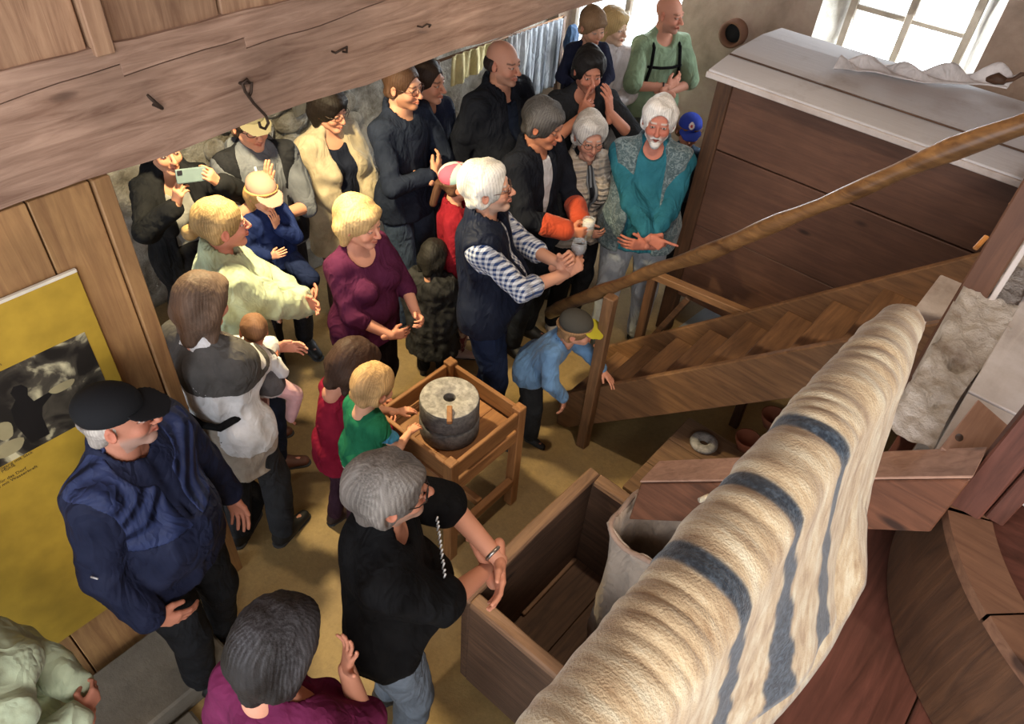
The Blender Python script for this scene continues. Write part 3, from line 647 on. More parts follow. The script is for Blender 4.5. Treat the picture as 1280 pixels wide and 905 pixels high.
struct(box('wall_right', (3,-2.4,0), (3.2,6.6,5.1), plaster, bev=0))
def rubble(name, lo, hi, axis, nu, nv, amp, mat):
    """a wall face of real unevenness: a displaced grid in front of a solid slab"""
    bm = bmesh.new(); vs = []
    for i in range(nu+1):
        row = []
        for j in range(nv+1):
            u, v = i/nu, j/nv
            p = V(lo[0] if axis=='x' else lo[0]+(hi[0]-lo[0])*u, lo[1]+(hi[1]-lo[1])*u if axis=='x' else lo[1], lo[2]+(hi[2]-lo[2])*v)
            d = amp*(abs(pnoise(p[None],9)[0])+.5*pnoise(p[None],23)[0]) * (0 if i in (0,nu) or j in (0,nv) else 1)
            if axis=='x': p[0] += d
            else: p[1] -= d
            row.append(bm.verts.new(p))
        vs.append(row)
    for i in range(nu):
        for j in range(nv): bm.faces.new((vs[i][j],vs[i+1][j],vs[i+1][j+1],vs[i][j+1]))
    back = [bm.verts.new(p) for p in ([(lo[0]-.3,lo[1],lo[2]),(lo[0]-.3,hi[1],lo[2]),(lo[0]-.3,hi[1],hi[2]),(lo[0]-.3,lo[1],hi[2])] if axis=='x' else [(lo[0],lo[1]+.3,lo[2]),(hi[0],lo[1]+.3,lo[2]),(hi[0],lo[1]+.3,hi[2]),(lo[0],lo[1]+.3,hi[2])])]
    bm.faces.new(back); bm.faces.new([vs[i][0] for i in range(nu+1)]+[back[1],back[0]]); bm.faces.new([vs[i][nv] for i in range(nu+1)]+[back[2],back[3]]); bm.faces.new([vs[0][j] for j in range(nv+1)]+[back[3],back[0]]); bm.faces.new([vs[nu][j] for j in range(nv+1)]+[back[2],back[1]])
    return bm_obj(name, bm, mat, None, True)
struct(rubble('wall_left', (-4.75,-2.4,0), (-4.75,6.3,2.8), 'x', 150, 50, .05, stone))
# far wall with two deep window openings
def cells_wall(name, y0, y1, xs, zs, holes, mat):
    bm = bmesh.new()
    for i in range(len(xs)-1):
        for j in range(len(zs)-1):
            if (i,j) in holes: continue
            add_box(bm, (xs[i],y0,zs[j]), (xs[i+1],y1,zs[j+1]))
    return bm_obj(name, bm, mat)
struct(cells_wall('wall_far', 6.3, 6.62, [-4.9,-4.62,-3.30,-2.10,-.88,3.0], [0,.80,1.52,2.35,2.75,5.0], {(1,1),(1,2),(3,2),(3,3)}, plaster))
wfr = plain('window_frame_paint', WD('b3a796'), .6); glassm, gt, gb = new_mat('window_glass'); gb.inputs['Base Color'].default_value=(1,1,1,1); gb.inputs['Transmission Weight'].default_value = 1; gb.inputs['Roughness'].default_value = 0; gb.inputs['IOR'].default_value = 1.02
whitew = rough_mat('white_reveal_plaster', [WD('a8a296'), WD('cbc7bd'), WD('d9d6cf')], 5, .9, .4)
def window(n, x0, x1, z0, z1, y, cols, rows):
    w = empty('window_%d'%n, ((x0+x1)/2, y, z0)); w['kind'] = 'structure'
    rel = lambda lo, hi: ((lo[0]-(x0+x1)/2, lo[1]-y, lo[2]-z0), (hi[0]-(x0+x1)/2, hi[1]-y, hi[2]-z0))
    t = .055
    for lo, hi in (((x0,y-.03,z0),(x0+t,y+.03,z1)),((x1-t,y-.03,z0),(x1,y+.03,z1)),((x0+t,y-.03,z0),(x1-t,y+.03,z0+t)),((x0+t,y-.03,z1-t),(x1-t,y+.03,z1))): box('window_frame', *rel(lo,hi), wfr, w)
    for c in range(1,cols):
        xc = x0+(x1-x0)*c/cols; box('mullion', *rel((xc-.028,y-.028,z0+t),(xc+.028,y+.028,z1-t)), wfr, w)
    for r in range(1,rows):
        zc = z0+(z1-z0)*r/rows; box('glazing_bar', *rel((x0+t,y-.018,zc-.018),(x1-t,y+.018,zc+.018)), wfr, w)
    for c in range(cols):
        for r in range(rows):
            a, b = x0+(x1-x0)*c/cols, x0+(x1-x0)*(c+1)/cols; e, f_ = z0+(z1-z0)*r/rows, z0+(z1-z0)*(r+1)/rows
            box('pane', *rel((a+.03,y-.003,e+.02),(b-.03,y+.003,f_-.02)), glassm, w, 0)
window(1, -4.60, -3.32, .82, 2.33, 6.52, 2, 1)
window(2, -1.95, -1.03, 1.53, 2.74, 6.52, 2, 3)
for nm, a, b in (('trim_1',[(-2.10,6.30),(-1.95,6.60),(-2.10,6.60)],0),('trim_2',[(-.88,6.30),(-1.03,6.60),(-.88,6.60)],0)):
    struct(poly_prism(nm, a, 'z', 1.52, 2.75, whitew))
struct(box('trim_3', (-2.10,6.24,1.44), (-.88,6.60,1.525), whitew))
pr = empty('wall_pipe', tuple(ay(920,40,6.3)), 'round clay pipe end set in the far wall, left of the white window', 'pipe')
Mx = rot((1,0,0), 90)
lathe('pipe_ring', [(.075,0.02),(.085,.10),(.11,.10),(.112,.0),(.112,-.12),(.075,-.12),(.075,.02)], (0,0,0), plain('clay_brown', WD('7d5a46'), .8), pr, 28, M=Mx)
lathe('pipe_shade_disc', [(0.001,.045),(.076,.045),(.076,.03),(0.001,.03)], (0,0,0), plain('hollow_shade', (.01,.01,.012), .9), pr, 24, M=Mx)  # black disc: the shade inside the pipe put into its colour

# ---------------- partition with planks, poster ----------------
PX = -2.408
part_w = struct(box('wall_partition', (PX-.07,-2.4,0), (PX-.032,.84,2.40), w_dark('z'), bev=0))
random.seed(5)
edges = [.80,.60,.33,.05,-.24,-.50,-.82,-1.1,-1.4,-1.72,-2.05,-2.38]
for a, b in zip(edges[1:], edges[:-1]):
    o = box('plank', (PX-.030,a+.003,0), (PX-.001-random.uniform(0,.005),b-.003,2.39), w_plank('z'), part_w, .003)
box('edge_board', (PX-.09,.803,0), (PX+.012,.862,2.395), w_plank('z'), part_w, .004)
up_w = struct(box('wall_upper_partition', (PX-.10,-2.4,2.78), (PX-.04,6.3,5.0), w_dark('z'), bev=0))
ed = [-2.4,-2.1,-1.75,-1.4,-1.05,-.75,-.4,-.1,.2,.56,.93,1.0,1.385,1.66,2.0,2.4,2.8,3.2,3.6,4.0,4.4,4.8,5.2,5.6,6.0,6.29]
for i,(a, b) in enumerate(zip(ed[:-1], ed[1:])):
    narrow = b-a < .1; box('plank', (PX-.038,a+.004,2.775-(.012 if narrow else 0)), (PX+(.02 if narrow else -.012+random.uniform(-.004,.004)),b-.004,4.98), w_upper('z'), up_w, .004)
# the long beam, its two scarfed timbers
bo = empty('ceiling_beam', (PX, 0, 2.40), 'long hewn pinkish brown timber beam crossing the top left, nails in it', 'beam')
sc_l = [(-2.4,2.60)]+[ (lambda p: (p[1],p[2]))(ax(x,y,PX)) for x,y in ((0,130),(75,103),(150,80),(155,95),(230,70),(305,47),(308,60),(360,43),(400,32))]+[(2.6,2.74),(4.2,2.66),(6.28,2.62)]
def wig(pts, dy): 
    out = []
    for (a,b),(c,d) in zip(pts[:-1],pts[1:]):
        n = max(1,int(abs(c-a)/.07)); out += [(a+(c-a)*k/n, b+(d-b)*k/n+(random.uniform(-.0022,.0022) if k else 0)) for k in range(n)]
    return [(p[0],p[1]-0+dy) for p in out+[pts[-1]]]
mid = wig(sc_l, -2.40)
bot = [(6.28-.1*k, -.004+.007*math.sin(k*.7)+random.uniform(-.004,.004)) for k in range(87)]
low = poly_prism('lower_timber', [(a,b-.0025) for a,b in mid]+bot, 'x', -.26, .0, w_pink('y'), bo, .0)
topl = [(6.28-.1*k, .385+random.uniform(-.004,.004)) for k in range(87)]
hi_ = poly_prism('upper_timber', [(a,b+.0025) for a,b in mid]+topl, 'x', -.25, .003, w_pink('y'), bo, .0)
iron = plain('rusty_iron', (.055,.035,.025), .65, .7)
def nail(name, lab, px, py, pts, r):
    p = ax(px,py,PX+.002); t = empty(name, tuple(p), lab, 'nail' if name!='iron_hook' else 'hook')
    tube('iron_bar' if name=='iron_hook' else 'nail_shank', pts, r, iron, t, 8); return t
hk = nail('bent_nail', 'thick rusty bent nail sticking out of the beam, far left', 193, 131, [(-.03,-.02,0),(.0,0,0),(.05,.0,.005),(.055,-.005,.01),(.05,-.03,.05),(.046,-.035,.06)], [.006,.006,.006,.007,.006,.004])
h2 = nail('iron_hook', 'hanging iron S-hook on the beam, above the man in the grey hoodie', 300, 104, [(-.02,0,0),(.0,0,0),(.035,.0,.012),(.045,.02,.01),(.046,.01,-.02),(.04,.0,-.04)], .006)
tube('hook_wire', [(.044,.012,.012),(.05,.0,.03),(.05,-.02,.02),(.05,-.015,-.01),(.05,.01,-.06),(.05,.03,-.09),(.05,.05,-.12),(.052,.055,-.15),(.055,.035,-.165),(.058,.015,-.15),(.06,.012,-.13)], .0055, iron, h2, 8)
nail('iron_staple', 'small iron staple loop in the beam, right of the S-hook', 425, 58, [(-.01,-.04,-.01),(.02,-.04,-.01),(.03,-.02,.0),(.03,.01,.004),(.02,.015,-.02),(-.01,.012,-.025)], .0045)
nail('small_nail', 'small bent nail in the beam, above the man with crossed arms', 528, 31, [(-.01,-.03,0),(.02,-.02,0),(.028,.0,.01),(.03,.02,.003),(.015,.025,-.01)], .004)
# poster on the planks
def on_wall(px, py): p = ax(px,py,PX+.012); return V(p[1],p[2])
pc = on_wall(98,338); pz = pc[1]; py1 = pc[0]+.0
pos = empty('information_board', (PX+.006, .25, 1.2), 'yellow information board with an old mill photograph, on the plank wall', 'sign')
pyl = -.12; yel = plain('poster_yellow', WD('b39234'), .45)
box('board_panel', (0,pyl-.25,.42-1.2+.0), (.012,.655-.25,pz-1.2), yel, pos, .002)
wht = plain('poster_edge', WD('d8d0c0'), .5); box('board_edge', (0,pyl-.25,pz-1.2), (.013,.655-.25,pz-1.2+.012), wht, pos, .001)
# dark old photograph, printed
pm, pt_, pb_ = new_mat('printed_photo'); mpp = coords(pt_, (1,1,1)); v1 = nd(pt_,'ShaderNodeTexNoise', Scale=7, Detail=5, Distortion=1.2); pt_.links.new(mpp.outputs[0], v1.inputs[0])
rr_ = ramp(pt_, v1.outputs[0], [(.42,WD('24201c')),(.56,WD('4a443a')),(.68,WD('c9bf9a'))]); pt_.links.new(rr_.outputs[0], pb_.inputs['Base Color']); pb_.inputs['Roughness'].default_value = .4
box('printed_photograph', (.012,pyl-.25+.04,1.50-1.2), (.0135,.60-.25,1.875-1.2), pm, pos, 0)
# figure silhouette and pale sacks in the printed photograph
sh = lambda nm, pts, mt: poly_prism(nm, [(y_-.25,z_-1.2) for y_,z_ in pts], 'x', .0135, .0139, mt, pos)
sh('printed_figure', [(.29,1.53),(.355,1.53),(.36,1.62),(.375,1.66),(.42,1.69),(.415,1.705),(.36,1.70),(.352,1.735),(.362,1.765),(.35,1.79),(.325,1.795),(.308,1.775),(.312,1.74),(.285,1.71),(.275,1.64)], plain('print_black',(.012,.01,.009),.4))
for cy_, cz_, ry, rz_ in ((.22,1.56,.055,.035),(.235,1.64,.03,.045),(.46,1.70,.045,.02)): sh('printed_sack', [(cy_+ry*math.cos(t)*(1+.12*math.sin(3*t)),cz_+rz_*math.sin(t)*(1+.1*math.cos(2*t))) for t in np.linspace(0,2*math.pi,19)[:-1]], plain('print_cream',WD('9a8f6c'),.4))
ink = plain('print_ink', (.05,.035,.02), .5)
def textline(y0, y1, z, body_t, size=.019):
    cu = bpy.data.curves.new('printed_text','FONT'); cu.body = body_t; cu.size = size; cu.extrude = .0003
    t0 = bpy.data.objects.new('tmp', cu); C.objects.link(t0); me = bpy.data.meshes.new_from_object(t0.evaluated_get(bpy.context.evaluated_depsgraph_get())); bpy.data.objects.remove(t0)
    o = link('printed_text', me, ink, pos); o.location = (.0126, y0-.25, z-1.2); o.rotation_euler = (R_(90),0,R_(90)); o['kind'] = 'stuff'
for k,(z,t_) in enumerate(((1.985,'Das Mahlen in der alten Wassermühle'),(1.965,'Müllerei und Handwerk'),(1.945,'Korn, Mehl und Kleie'),(1.915,'Ein Müller an der Arbeit'),(1.895,'Getreide wird geschrotet und gemahlen'),(1.485,'Der Müller am Mahlgang mit Sack'),(1.470,'Aufnahme aus der Mühle'),(1.43,'Mehl und Kleie für das Dorf'),(1.412,'Gemahlen wird mit Wasserkraft'))): textline(.02, .55, z, t_)
# slab kerb along the plank wall
kr = rough_mat('grey_step_stone', [WD('4b4740'), WD('6d675c')], 4, .8, .3)
tag(box('stone_step', (-2.33,-1.2,0), (-1.93,.52,.15), kr, None, .012), 'grey stone step on the floor behind the man in the dark cap', 'step')
tag(box('stone_step', (-1.9,-1.2,0), (-1.55,.25,.08), kr, None, .012), 'lower grey stone step at the bottom left edge', 'step')

# ---------------- grain bin at right ----------------
bn = empty('grain_bin', (-.9,4.25,0), 'huge brown plank flour bin with white dusty lid under the window', 'grain bin')
X0, X1, Y0, Y1 = -1.88+.9, .35+.9, 0, .86
for z0, z1 in ((.38,.98),(.985,1.535),(1.545,1.985)): box('board', (X0+.08,Y0+.012+random.uniform(0,.004),z0), (X1,Y0+.04,z1), w_bin('x'), bn, .004)
box('corner_post', (X0,Y0-.01,0.02), (X0+.10,Y0+.09,1.985), w_dark('z'), bn, .004); box('corner_post', (X1-.10,Y0+.0,0.02), (X1,Y0+.09,1.985), w_dark('z'), bn, .004)
box('corner_post', (X0,Y1-.09,0.02), (X0+.10,Y1,1.985), w_dark('z'), bn, .004); box('side_panel', (X0+.02,Y0+.09,.38), (X0+.05,Y1-.09,1.985), w_bin('y'), bn); box('back_panel', (X0+.05,Y1-.05,.38), (X1,Y1-.02,1.985), w_bin('x'), bn); box('side_panel', (X1-.05,Y0+.09,.38), (X1-.02,Y1-.09,1.985), w_bin('y'), bn)
box('bottom_board', (X0+.05,Y0+.05,.36), (X1-.05,Y1-.05,.40), w_bin('x'), bn)
# lid, slightly domed towards its left end
ysec = [(Y0-.06,2.00),(Y0-.06,2.03),(Y0+.25,2.075),(Y0+.6,2.085),(Y1+.04,2.06),(Y1+.04,2.02)]
poly_prism('lid', ysec+[(Y1,1.99),(Y0,1.985)], 'x', X0-.05, X1+.03, w_white('x'), bn, .004)
box('lid_edge', (X0-.055,Y0-.075,1.985), (X1+.03,Y0-.045,2.02), w_dusty('x'), bn)
poly_prism('lid_joint', [(Y0+.155,2.066),(Y0+.16,2.072),(Y0+.17,2.072),(Y0+.175,2.066)], 'x', X0-.04, X1, w_dark('x'), bn)
def rumple(name, P, nu, nv, amp, seed, mat, thick=.006, fr=18):
    vs = []; r_ = np.random.RandomState(seed)
    ph = r_.uniform(0,6,4)
    for i in range(nu+1):
        for j in range(nv+1):
            u, v = i/nu, j/nv; p = P(u,v); q = V(u*1.3+ph[0],v*.5,seed); vs.append(p+V(0,0,1)*amp*abs(pnoise(q[None],fr)[0])*(1.2-abs(2*v-1)))
    vs = np.array(vs); fs = np.array([(i*(nv+1)+j,(i+1)*(nv+1)+j,(i+1)*(nv+1)+j+1,i*(nv+1)+j+1) for i in range(nu) for j in range(nv)])
    o = raw_mesh(name, vs, fs, mat, None, True); m_ = o.modifiers.new('thick','SOLIDIFY'); m_.thickness = thick; m_.offset = 0; return o
ca, cb = az(1048,84,2.09), az(1262,108,2.09)
tag(rumple('flour_cloth', lambda u,v: ca+(cb-ca)*u+V(.0,(-.09 if v<.5 else .09)*abs(2*v-1),.004)+V(0,.04*math.sin(u*9),0), 90, 26, .10, 3, cloth('d8d2d0',.9), .008, 9), 'crumpled white cloth lying along the lid of the big flour bin', 'cloth')
sp_ = az(1250,100,2.13); sco = empty('grain_scoop', tuple(sp_), 'small dark curved wooden scoop at the right end of the bin lid', 'scoop')
tube('scoop_bowl', [(-.07,.0,-.02),(-.02,.01,0),(.03,.0,.0)], [.018,.034,.02], w_dark('x'), sco, 12); tube('handle', [(.02,0,0),(.06,.01,.02),(.085,.02,.055),(.10,.02,.06)], [.014,.012,.014,.01], w_dark('x'), sco, 10)
slabp = [az(*q,.03) for q in ((828,424),(884,383),(945,402),(885,428))]
tag(poly_prism('pale_floor_slab', [(p[0],p[1]) for p in slabp], 'z', .005, .035, rough_mat('pale_grey_slab',[WD('8f989c'),WD('a9b2b4')],3,.8,.2)), 'pale grey slab at floor level beside the flour bin', 'board')  # added thin pale grey slab at floor level
# rail trestle before the bin
tr = empty('guard_rail', (-1.4,3.75,0), 'low wooden guard rail between the stairs and the flour bin', 'railing')
bar('rail', (-.42,0,.83), (.55,0,.91), .06, .05, w_stair('x'), tr); bar('post', (-.36,0,0), (-.36,0,.82), .06, .05, w_dark('z'), tr, up=(0,1,0)); bar('post', (.48,0,0), (.48,0,.90), .06, .05, w_dark('z'), tr, up=(0,1,0)); bar('brace', (-.36,0,.10), (-.08,0,.80), .05, .04, w_dark('x'), tr)

# ---------------- stairs ----------------
st = empty('staircase', (-1.0,3.25,0), 'steep worn wooden stairs climbing right to the upper deck', 'stairs')
zt = lambda x: .71+.95*(x+1.36)
def stringer(y0, y1, xa, xb, d=.34):
    pts = [(xa,max(0,zt(xa)-d)),(xa,zt(xa)),(xb,zt(xb)),(xb,zt(xb)-d)]
    if zt(xa)-d < 0: pts = [(xa,0),(xa,zt(xa)),(xb,zt(xb)),(xb,zt(xb)-d),(xa+(d-zt(xa))/.95,0)]
    o = poly_prism('stringer', [(a+1.0,b) for a,b in pts], 'y', y0-3.25, y1-3.25, w_stair('x'), st, .006); return o
stringer(2.915, 2.960, -1.82, -.06); stringer(3.62, 3.665, -2.0, -.05)
for k in range(10):
    zk = .19*(k+1); xk = -2.02+.2*(k+1)
    tmat = w_dusty('y') if k in (8,9) else w_stair('y')
    box('tread', (xk+1.0-.02,2.962-3.25,zk-.035), (xk+1.0+.235,3.618-3.25,zk), tmat, st, .006)
    box('riser', (xk+1.0+.0,2.962-3.25,zk-.19), (xk+1.0+.018,3.618-3.25,zk-.037), w_stair('y'), st, .002)
hr = empty('stair_handrail', (-1.57,2.93,0), 'round polished wooden handrail rising beside the stairs on a square post', 'handrail')
a_, b_ = ay(690,390,2.93), ay(1280,155,2.93); dd_ = b_-a_
hp = [a_+dd_*t+V(0,0,.012*math.sin(t*9)+.006*math.sin(t*23)) for t in np.linspace(-.01,1.15,30)]
tube('rail_pole', [p-V(-1.57,2.93,0) for p in hp], [.037+.004*math.sin(i*1.7)+.004*math.sin(i*.6) for i in range(30)], wood('polished_pole_wood', WD('4d3320'), WD('8f6a42'), 'x', .32, bump=.15), hr, 16)
bar('post', (0,-.05,0), (0.0,-.05,1.24), .065, .065, w_stair('z'), hr, .006, (0,1,0), .002)
pt2 = ay(1160,440,2.93)
bar('post', (pt2[0]+1.57+.03,-.0,1.45), (pt2[0]+1.57+.03,-.0,2.95), .10, .075, w_bin('z'), hr, .006, (0,1,0), .001)
bar('trim_strip', (pt2[0]+1.57+.095,-.03,1.6), (pt2[0]+1.57+.095,-.03,2.95), .02, .02, w_dusty('z'), hr, .003, (0,1,0))

# ---------------- upper deck (right) ----------------
dk = empty('upper_deck', (.6,3,2.1)); dk['kind'] = 'structure'
xs = [.085,.30,.52,.75,1.0,1.25,1.5]
random.seed(8)
for i in range(6):
    cuts = [1.96,2.30+random.uniform(-.05,.12),3.0+random.uniform(-.3,.3),4.1+random.uniform(-.3,.3),5.2]
    for a, b in zip(cuts[:-1],cuts[1:]): box('plank', (xs[i]+.002-.6,a+.003-3,-.035+random.uniform(-.002,.002)), (xs[i+1]-.002-.6,b-.003-3,random.uniform(0,.004)), wood('pale_deck_wood', WD('83786f'), WD('b5aca6'), 'y', .85, WD('bdb8b8'), .5), dk, .003)
# flour-caked masonry strip along the deck edge
lw = rough_mat('flour_caked_masonry', [WD('8d7d70'), WD('b9afa6'), WD('d2cbc5'), WD('dcd7d2')], 7, .95, .9, .03)
vs = []; nu, nv = 130, 12
for i in range(nu+1):
    for j in range(nv+1):
        y = 1.95+2.2*i/nu; x = -.055-.04*(y-1.95)+(.145+.04*(y-1.95)+.015*math.sin(y*5))*j/nv; q = V(x*3,y,0)
        dz = .016*pnoise((V(x,y,0)*1.0)[None],40)[0]+.012*pnoise(V(x,y,3)[None],90)[0]; hole = .09*math.exp(-(((x-.02)/.022)**2+((y-2.42)/.03)**2))+.05*math.exp(-(((x-.04)/.02)**2+((y-2.18)/.02)**2))
        vs.append(V(x+(.02*pnoise(q[None],30)[0] if j==0 else 0), y, 2.095+dz-hole))
fs = [(i*(nv+1)+j,(i+1)*(nv+1)+j,(i+1)*(nv+1)+j+1,i*(nv+1)+j+1) for i in range(nu) for j in range(nv)]
b0 = len(vs)
for i in range(nu+1): vs.append(vs[i*(nv+1)]*V(1,1,0)+V(0.01,0,1.75))
fs += [(b0+i, b0+i+1, (i+1)*(nv+1), i*(nv+1)) for i in range(nu)]
mw = raw_mesh('wall_deck_edge', np.array(vs), np.array(fs), lw, None, True); struct(mw)
struct(box('wall_deck_support', (.05,2.40,0), (.12,4.12,2.06), plaster, bev=0))
# small objects on the deck edge
kb = [az(*q,2.135) for q in ((1175,560),(1215,588),(1262,535),(1222,500))]
kbo = poly_prism('loose_board', [(p[0],p[1]) for p in kb], 'z', 2.106, 2.14, wood('pale_pink_wood_y', WD('8f6d5b'), WD('b8937f'), 'y', .7, bump=.2), None, .003); tag(kbo, 'short loose plank with a knot lying on the corner of the pale deck', 'board')
kc = az(1199,547,2.14); kn = lathe('knot', [(0.0001,.0),(.013,.0),(.015,-.004)], (0,0,0), plain('knot_dark',(.05,.025,.015),.6), None, 14); kn.data.transform(Matrix.Translation((kc[0],kc[1],2.1415))@Matrix.Diagonal((.8,1.3,1,1))); kn.parent = kbo
dp = empty('deck_post', (.235,1.93,2.0), 'dark red-brown post leaning over the tub at the right edge', 'post')
bar('post_timber', (0,0,-.0), (.02,0,1.3), .085, .085, w_red('z'), dp, .006, (0,1,0)); bar('post_board', (.075,.02,0), (.105,.02,1.3), .05, .07, w_red('z'), dp, .004, (0,1,0))
for px_, py_, l in ((1226,300,.10),(1272,243,.16)):
    p = az(px_,py_,2.15); o = bar('wood_sliver', (p[0]-.0,p[1]-l/2,2.13), (p[0]+.01,p[1]+l/2,2.15), .02, .012, plain('orange_glow_wood', WD('c98a4a'), .5)); tag(o, 'sliver of wood with painted orange glow on the deck edge, %s'%('nearer of two' if px_==1226 else 'farther of two'), 'wood sliver')  # orange glow of lit timber put into the base colour
# near deck below: brown boards, its frame beam
DZ = 1.55
nk_ = empty('lower_deck', (.7,.4,DZ)); nk_['kind'] = 'structure'
for i,(a,b) in enumerate(((-.02,.40),(.405,.78),(.785,1.15),(1.155,1.6))):
    box('plank', (a-.7,-2.4,-.04), (b-.7,2.35,random.uniform(-.003,.002)), w_red('y'), nk_, .003)
box('edge_beam', (-.06-.7,-2.4,-.20), (-.02-.7,1.70,-.0), w_dark('y'), nk_, .005)
# chute rising to the deck
ch = poly_prism('flour_chute', [(-.70,1.14),(-.694,1.385),(.19,2.195),(.19,1.95)], 'y', 1.80, 1.945, wood('chute_wood', WD('54321f'), WD('7d5038'), 'x', .6, bump=.2), None, .004)
tag(ch, 'square red-brown wooden chute with pale top, running down into the sack', 'chute')
cover = poly_prism('chute_top_board', [(-.70,1.387),(-.70,1.399),(.19,2.210),(.19,2.198)], 'y', 1.802, 1.943, wood('pale_pink_wood', WD('8f6d5b'), WD('b8937f'), 'x', .7, bump=.2), ch, .002)
# sack hung at the chute end
sv = empty('flour_sack', (-.60,1.84,.12), 'pale canvas sack hanging open under the wooden chute in the trough', 'sack')
prof = [(.0,.0),(.11,.01),(.14,.06),(.15,.2),(.15,.4),(.145,.6),(.14,.8),(.15,.95),(.165,1.0),(.17,1.02),(.16,1.03),(.14,1.0),(.13,.9),(.12,.6)]
vs, fs, n = [], [], 48
for r_, z_ in prof:
    for k in range(n):
        a = 2*math.pi*k/n; sq = (abs(math.cos(a))**4+abs(math.sin(a))**4)**-.25; w_ = 1+.05*math.sin(a*7+z_*6)*min(1,z_*2)+.03*math.sin(a*13+z_*15)
        vs.append(V(r_*math.cos(a)*sq*.92*w_, r_*math.sin(a)*sq*w_*.95, z_+.012*math.sin(a*5+1)*(z_>.8)))
for i in range(len(prof)-1):
    for k in range(n): fs.append((i*n+k, i*n+(k+1)%n, (i+1)*n+(k+1)%n, (i+1)*n+k))
raw_mesh('sack_cloth', np.array(vs), np.array(fs), cloth('97887a',.95), sv, True)
tube('rim_roll', [V(.165*math.cos(a)*(abs(math.cos(a))**4+abs(math.sin(a))**4)**-.25*.93,.165*math.sin(a)*(abs(math.cos(a))**4+abs(math.sin(a))**4)**-.25*.97,1.02+.012*math.sin(a*5+1)) for a in np.linspace(0,2*math.pi,41)], .012, cloth('8a7466',.95), sv, 8)
kr_ = ay(888,640,1.72); rp = empty('rope_knot', tuple(kr_), 'knotted cream rope hanging beside the sack at the striped cloth', 'rope')
tube('rope', [(-.05,.0,.02),(-.03,.01,.05),(-.005,0,.045),(.015,-.01,.02),(.0,.01,-.01),(-.035,0,-.02),(-.05,.01,-.05),(-.02,0,-.06),(.02,0,-.03),(.05,.0,.02),(.07,0,.06)], [.010,.012,.013,.012,.014,.013,.012,.013,.012,.01,.01], cloth('c8b79a',.9), rp, 10)
bgp = ay(862,680,1.70); v_, f_ = mesh_sdf([('+',0,ell((0,0,0),(.045,.04,.055))),('+',.02,ell((.03,0,.05),(.03,.02,.04))),('+',.02,ell((-.02,0,-.05),(.03,.03,.04)))], .005)
v_ = fold(v_, f_, .010, 60); o = raw_mesh('crumpled_bag', v_, f_, plain('thin_white_plastic', WD('c4bdb8'), .35), None, True); o.location = bgp; tag(o, 'crumpled white plastic bag tied beside the sack', 'bag')

# ---------------- vat (millstone tub) at right ----------------
vt = empty('millstone_tub', (.99,2.2,DZ+.005), 'large round wooden millstone tub, curved rim at the right edge', 'tub')
TH = 2.0-DZ-.04
lathe('tub_wall', [(.76,.0),(.855,.0),(.862,TH*.5),(.85,TH),(.76,TH),(.76,.0)], (0,0,0), w_dark('z'), vt, 96, False)
for k in range(16):
    a0 = 2*math.pi*k/16; lathe('rim_board', [(.735,TH),(.858+.004*(k%2),TH),(.855+.004*(k%2),TH+.034+.003*(k%3)),(.738+.004*(k%3),TH+.034),(.735,TH)], (0,0,0), wood('tub_rim_wood', WD('6a4a38'), WD('8f6b52'), 'x', .6, bump=.2), vt, 8, False, None, a0+.004, a0+2*math.pi/16-.004)
lathe('tub_cover', [(.0001,TH+.05),(.60,TH+.05),(.735,TH+.02),(.735,TH-.04),(.0001,TH-.04)], (0,0,0), w_red('x'), vt, 80, False)
# ---------------- long open trough ----------------
tg = empty('wooden_trough', (-.73,1.69,0), 'long open old wooden flour trough on the floor, empty inside', 'trough')
tw = lambda a: wood('trough_wood_'+a, WD('3d2a1f'), WD('6b4f3b'), a, .75, bump=.4); tt = lambda a: wood('trough_rim_wood_'+a, WD('5f4532'), WD('917056'), a, .7, bump=.4)
hx, hy, hz, tk = .375, .465, .80, .045
bar('side_board', (-hx+tk/2,-hy,.42), (-hx+tk/2,hy,.42), tk, .74, tw('y'), tg, .006, (0,0,1), .003); bar('side_board', (hx-tk/2,-hy,.42), (hx-tk/2,hy,.42), tk, .74, tw('y'), tg, .006, (0,0,1), .003)
bar('end_board', (-hx+tk,-hy+tk/2,.42), (hx-tk,-hy+tk/2,.42), tk, .74, tw('x'), tg, .006, (0,0,1), .003); bar('end_board', (-hx+tk,hy-tk/2,.42), (hx-tk,hy-tk/2,.42), tk, .74, tw('x'), tg, .006, (0,0,1), .003)
bar('rim', (-hx+.02,-hy-.01,.795), (-hx+.02,hy+.01,.795), .065, .035, tt('y'), tg, .008, (0,0,1), .004); bar('rim', (hx-.02,-hy,.795), (hx-.02,hy,.795), .065, .035, tt('y'), tg, .008, (0,0,1), .004)
bar('rim', (-hx+.055,-hy+.02,.79), (hx-.055,-hy+.02,.79), .065, .035, tt('x'), tg, .008, (0,0,1), .004); bar('rim', (-hx+.055,hy-.02,.79), (hx-.055,hy-.02,.79), .065, .035, tt('x'), tg, .008, (0,0,1), .004)
for i,(a,b) in enumerate(((-hx+tk,-.10),(-.10,.14),(.14,hx-tk))): box('bottom_plank', (a+.002,-hy+tk,.08+.003*i), (b-.002,hy-tk,.11+.003*i), tw('y'), tg, .003)
for sy in (-.38,.38): bar('foot', (-hx,sy,.025), (hx,sy,.025), .07, .05, w_dark('x'), tg)
bar('edge_batten', (-hx+tk+.012,-.05,.125), (-hx+tk+.012,.40,.125), .022, .02, tt('y'), tg, .004)
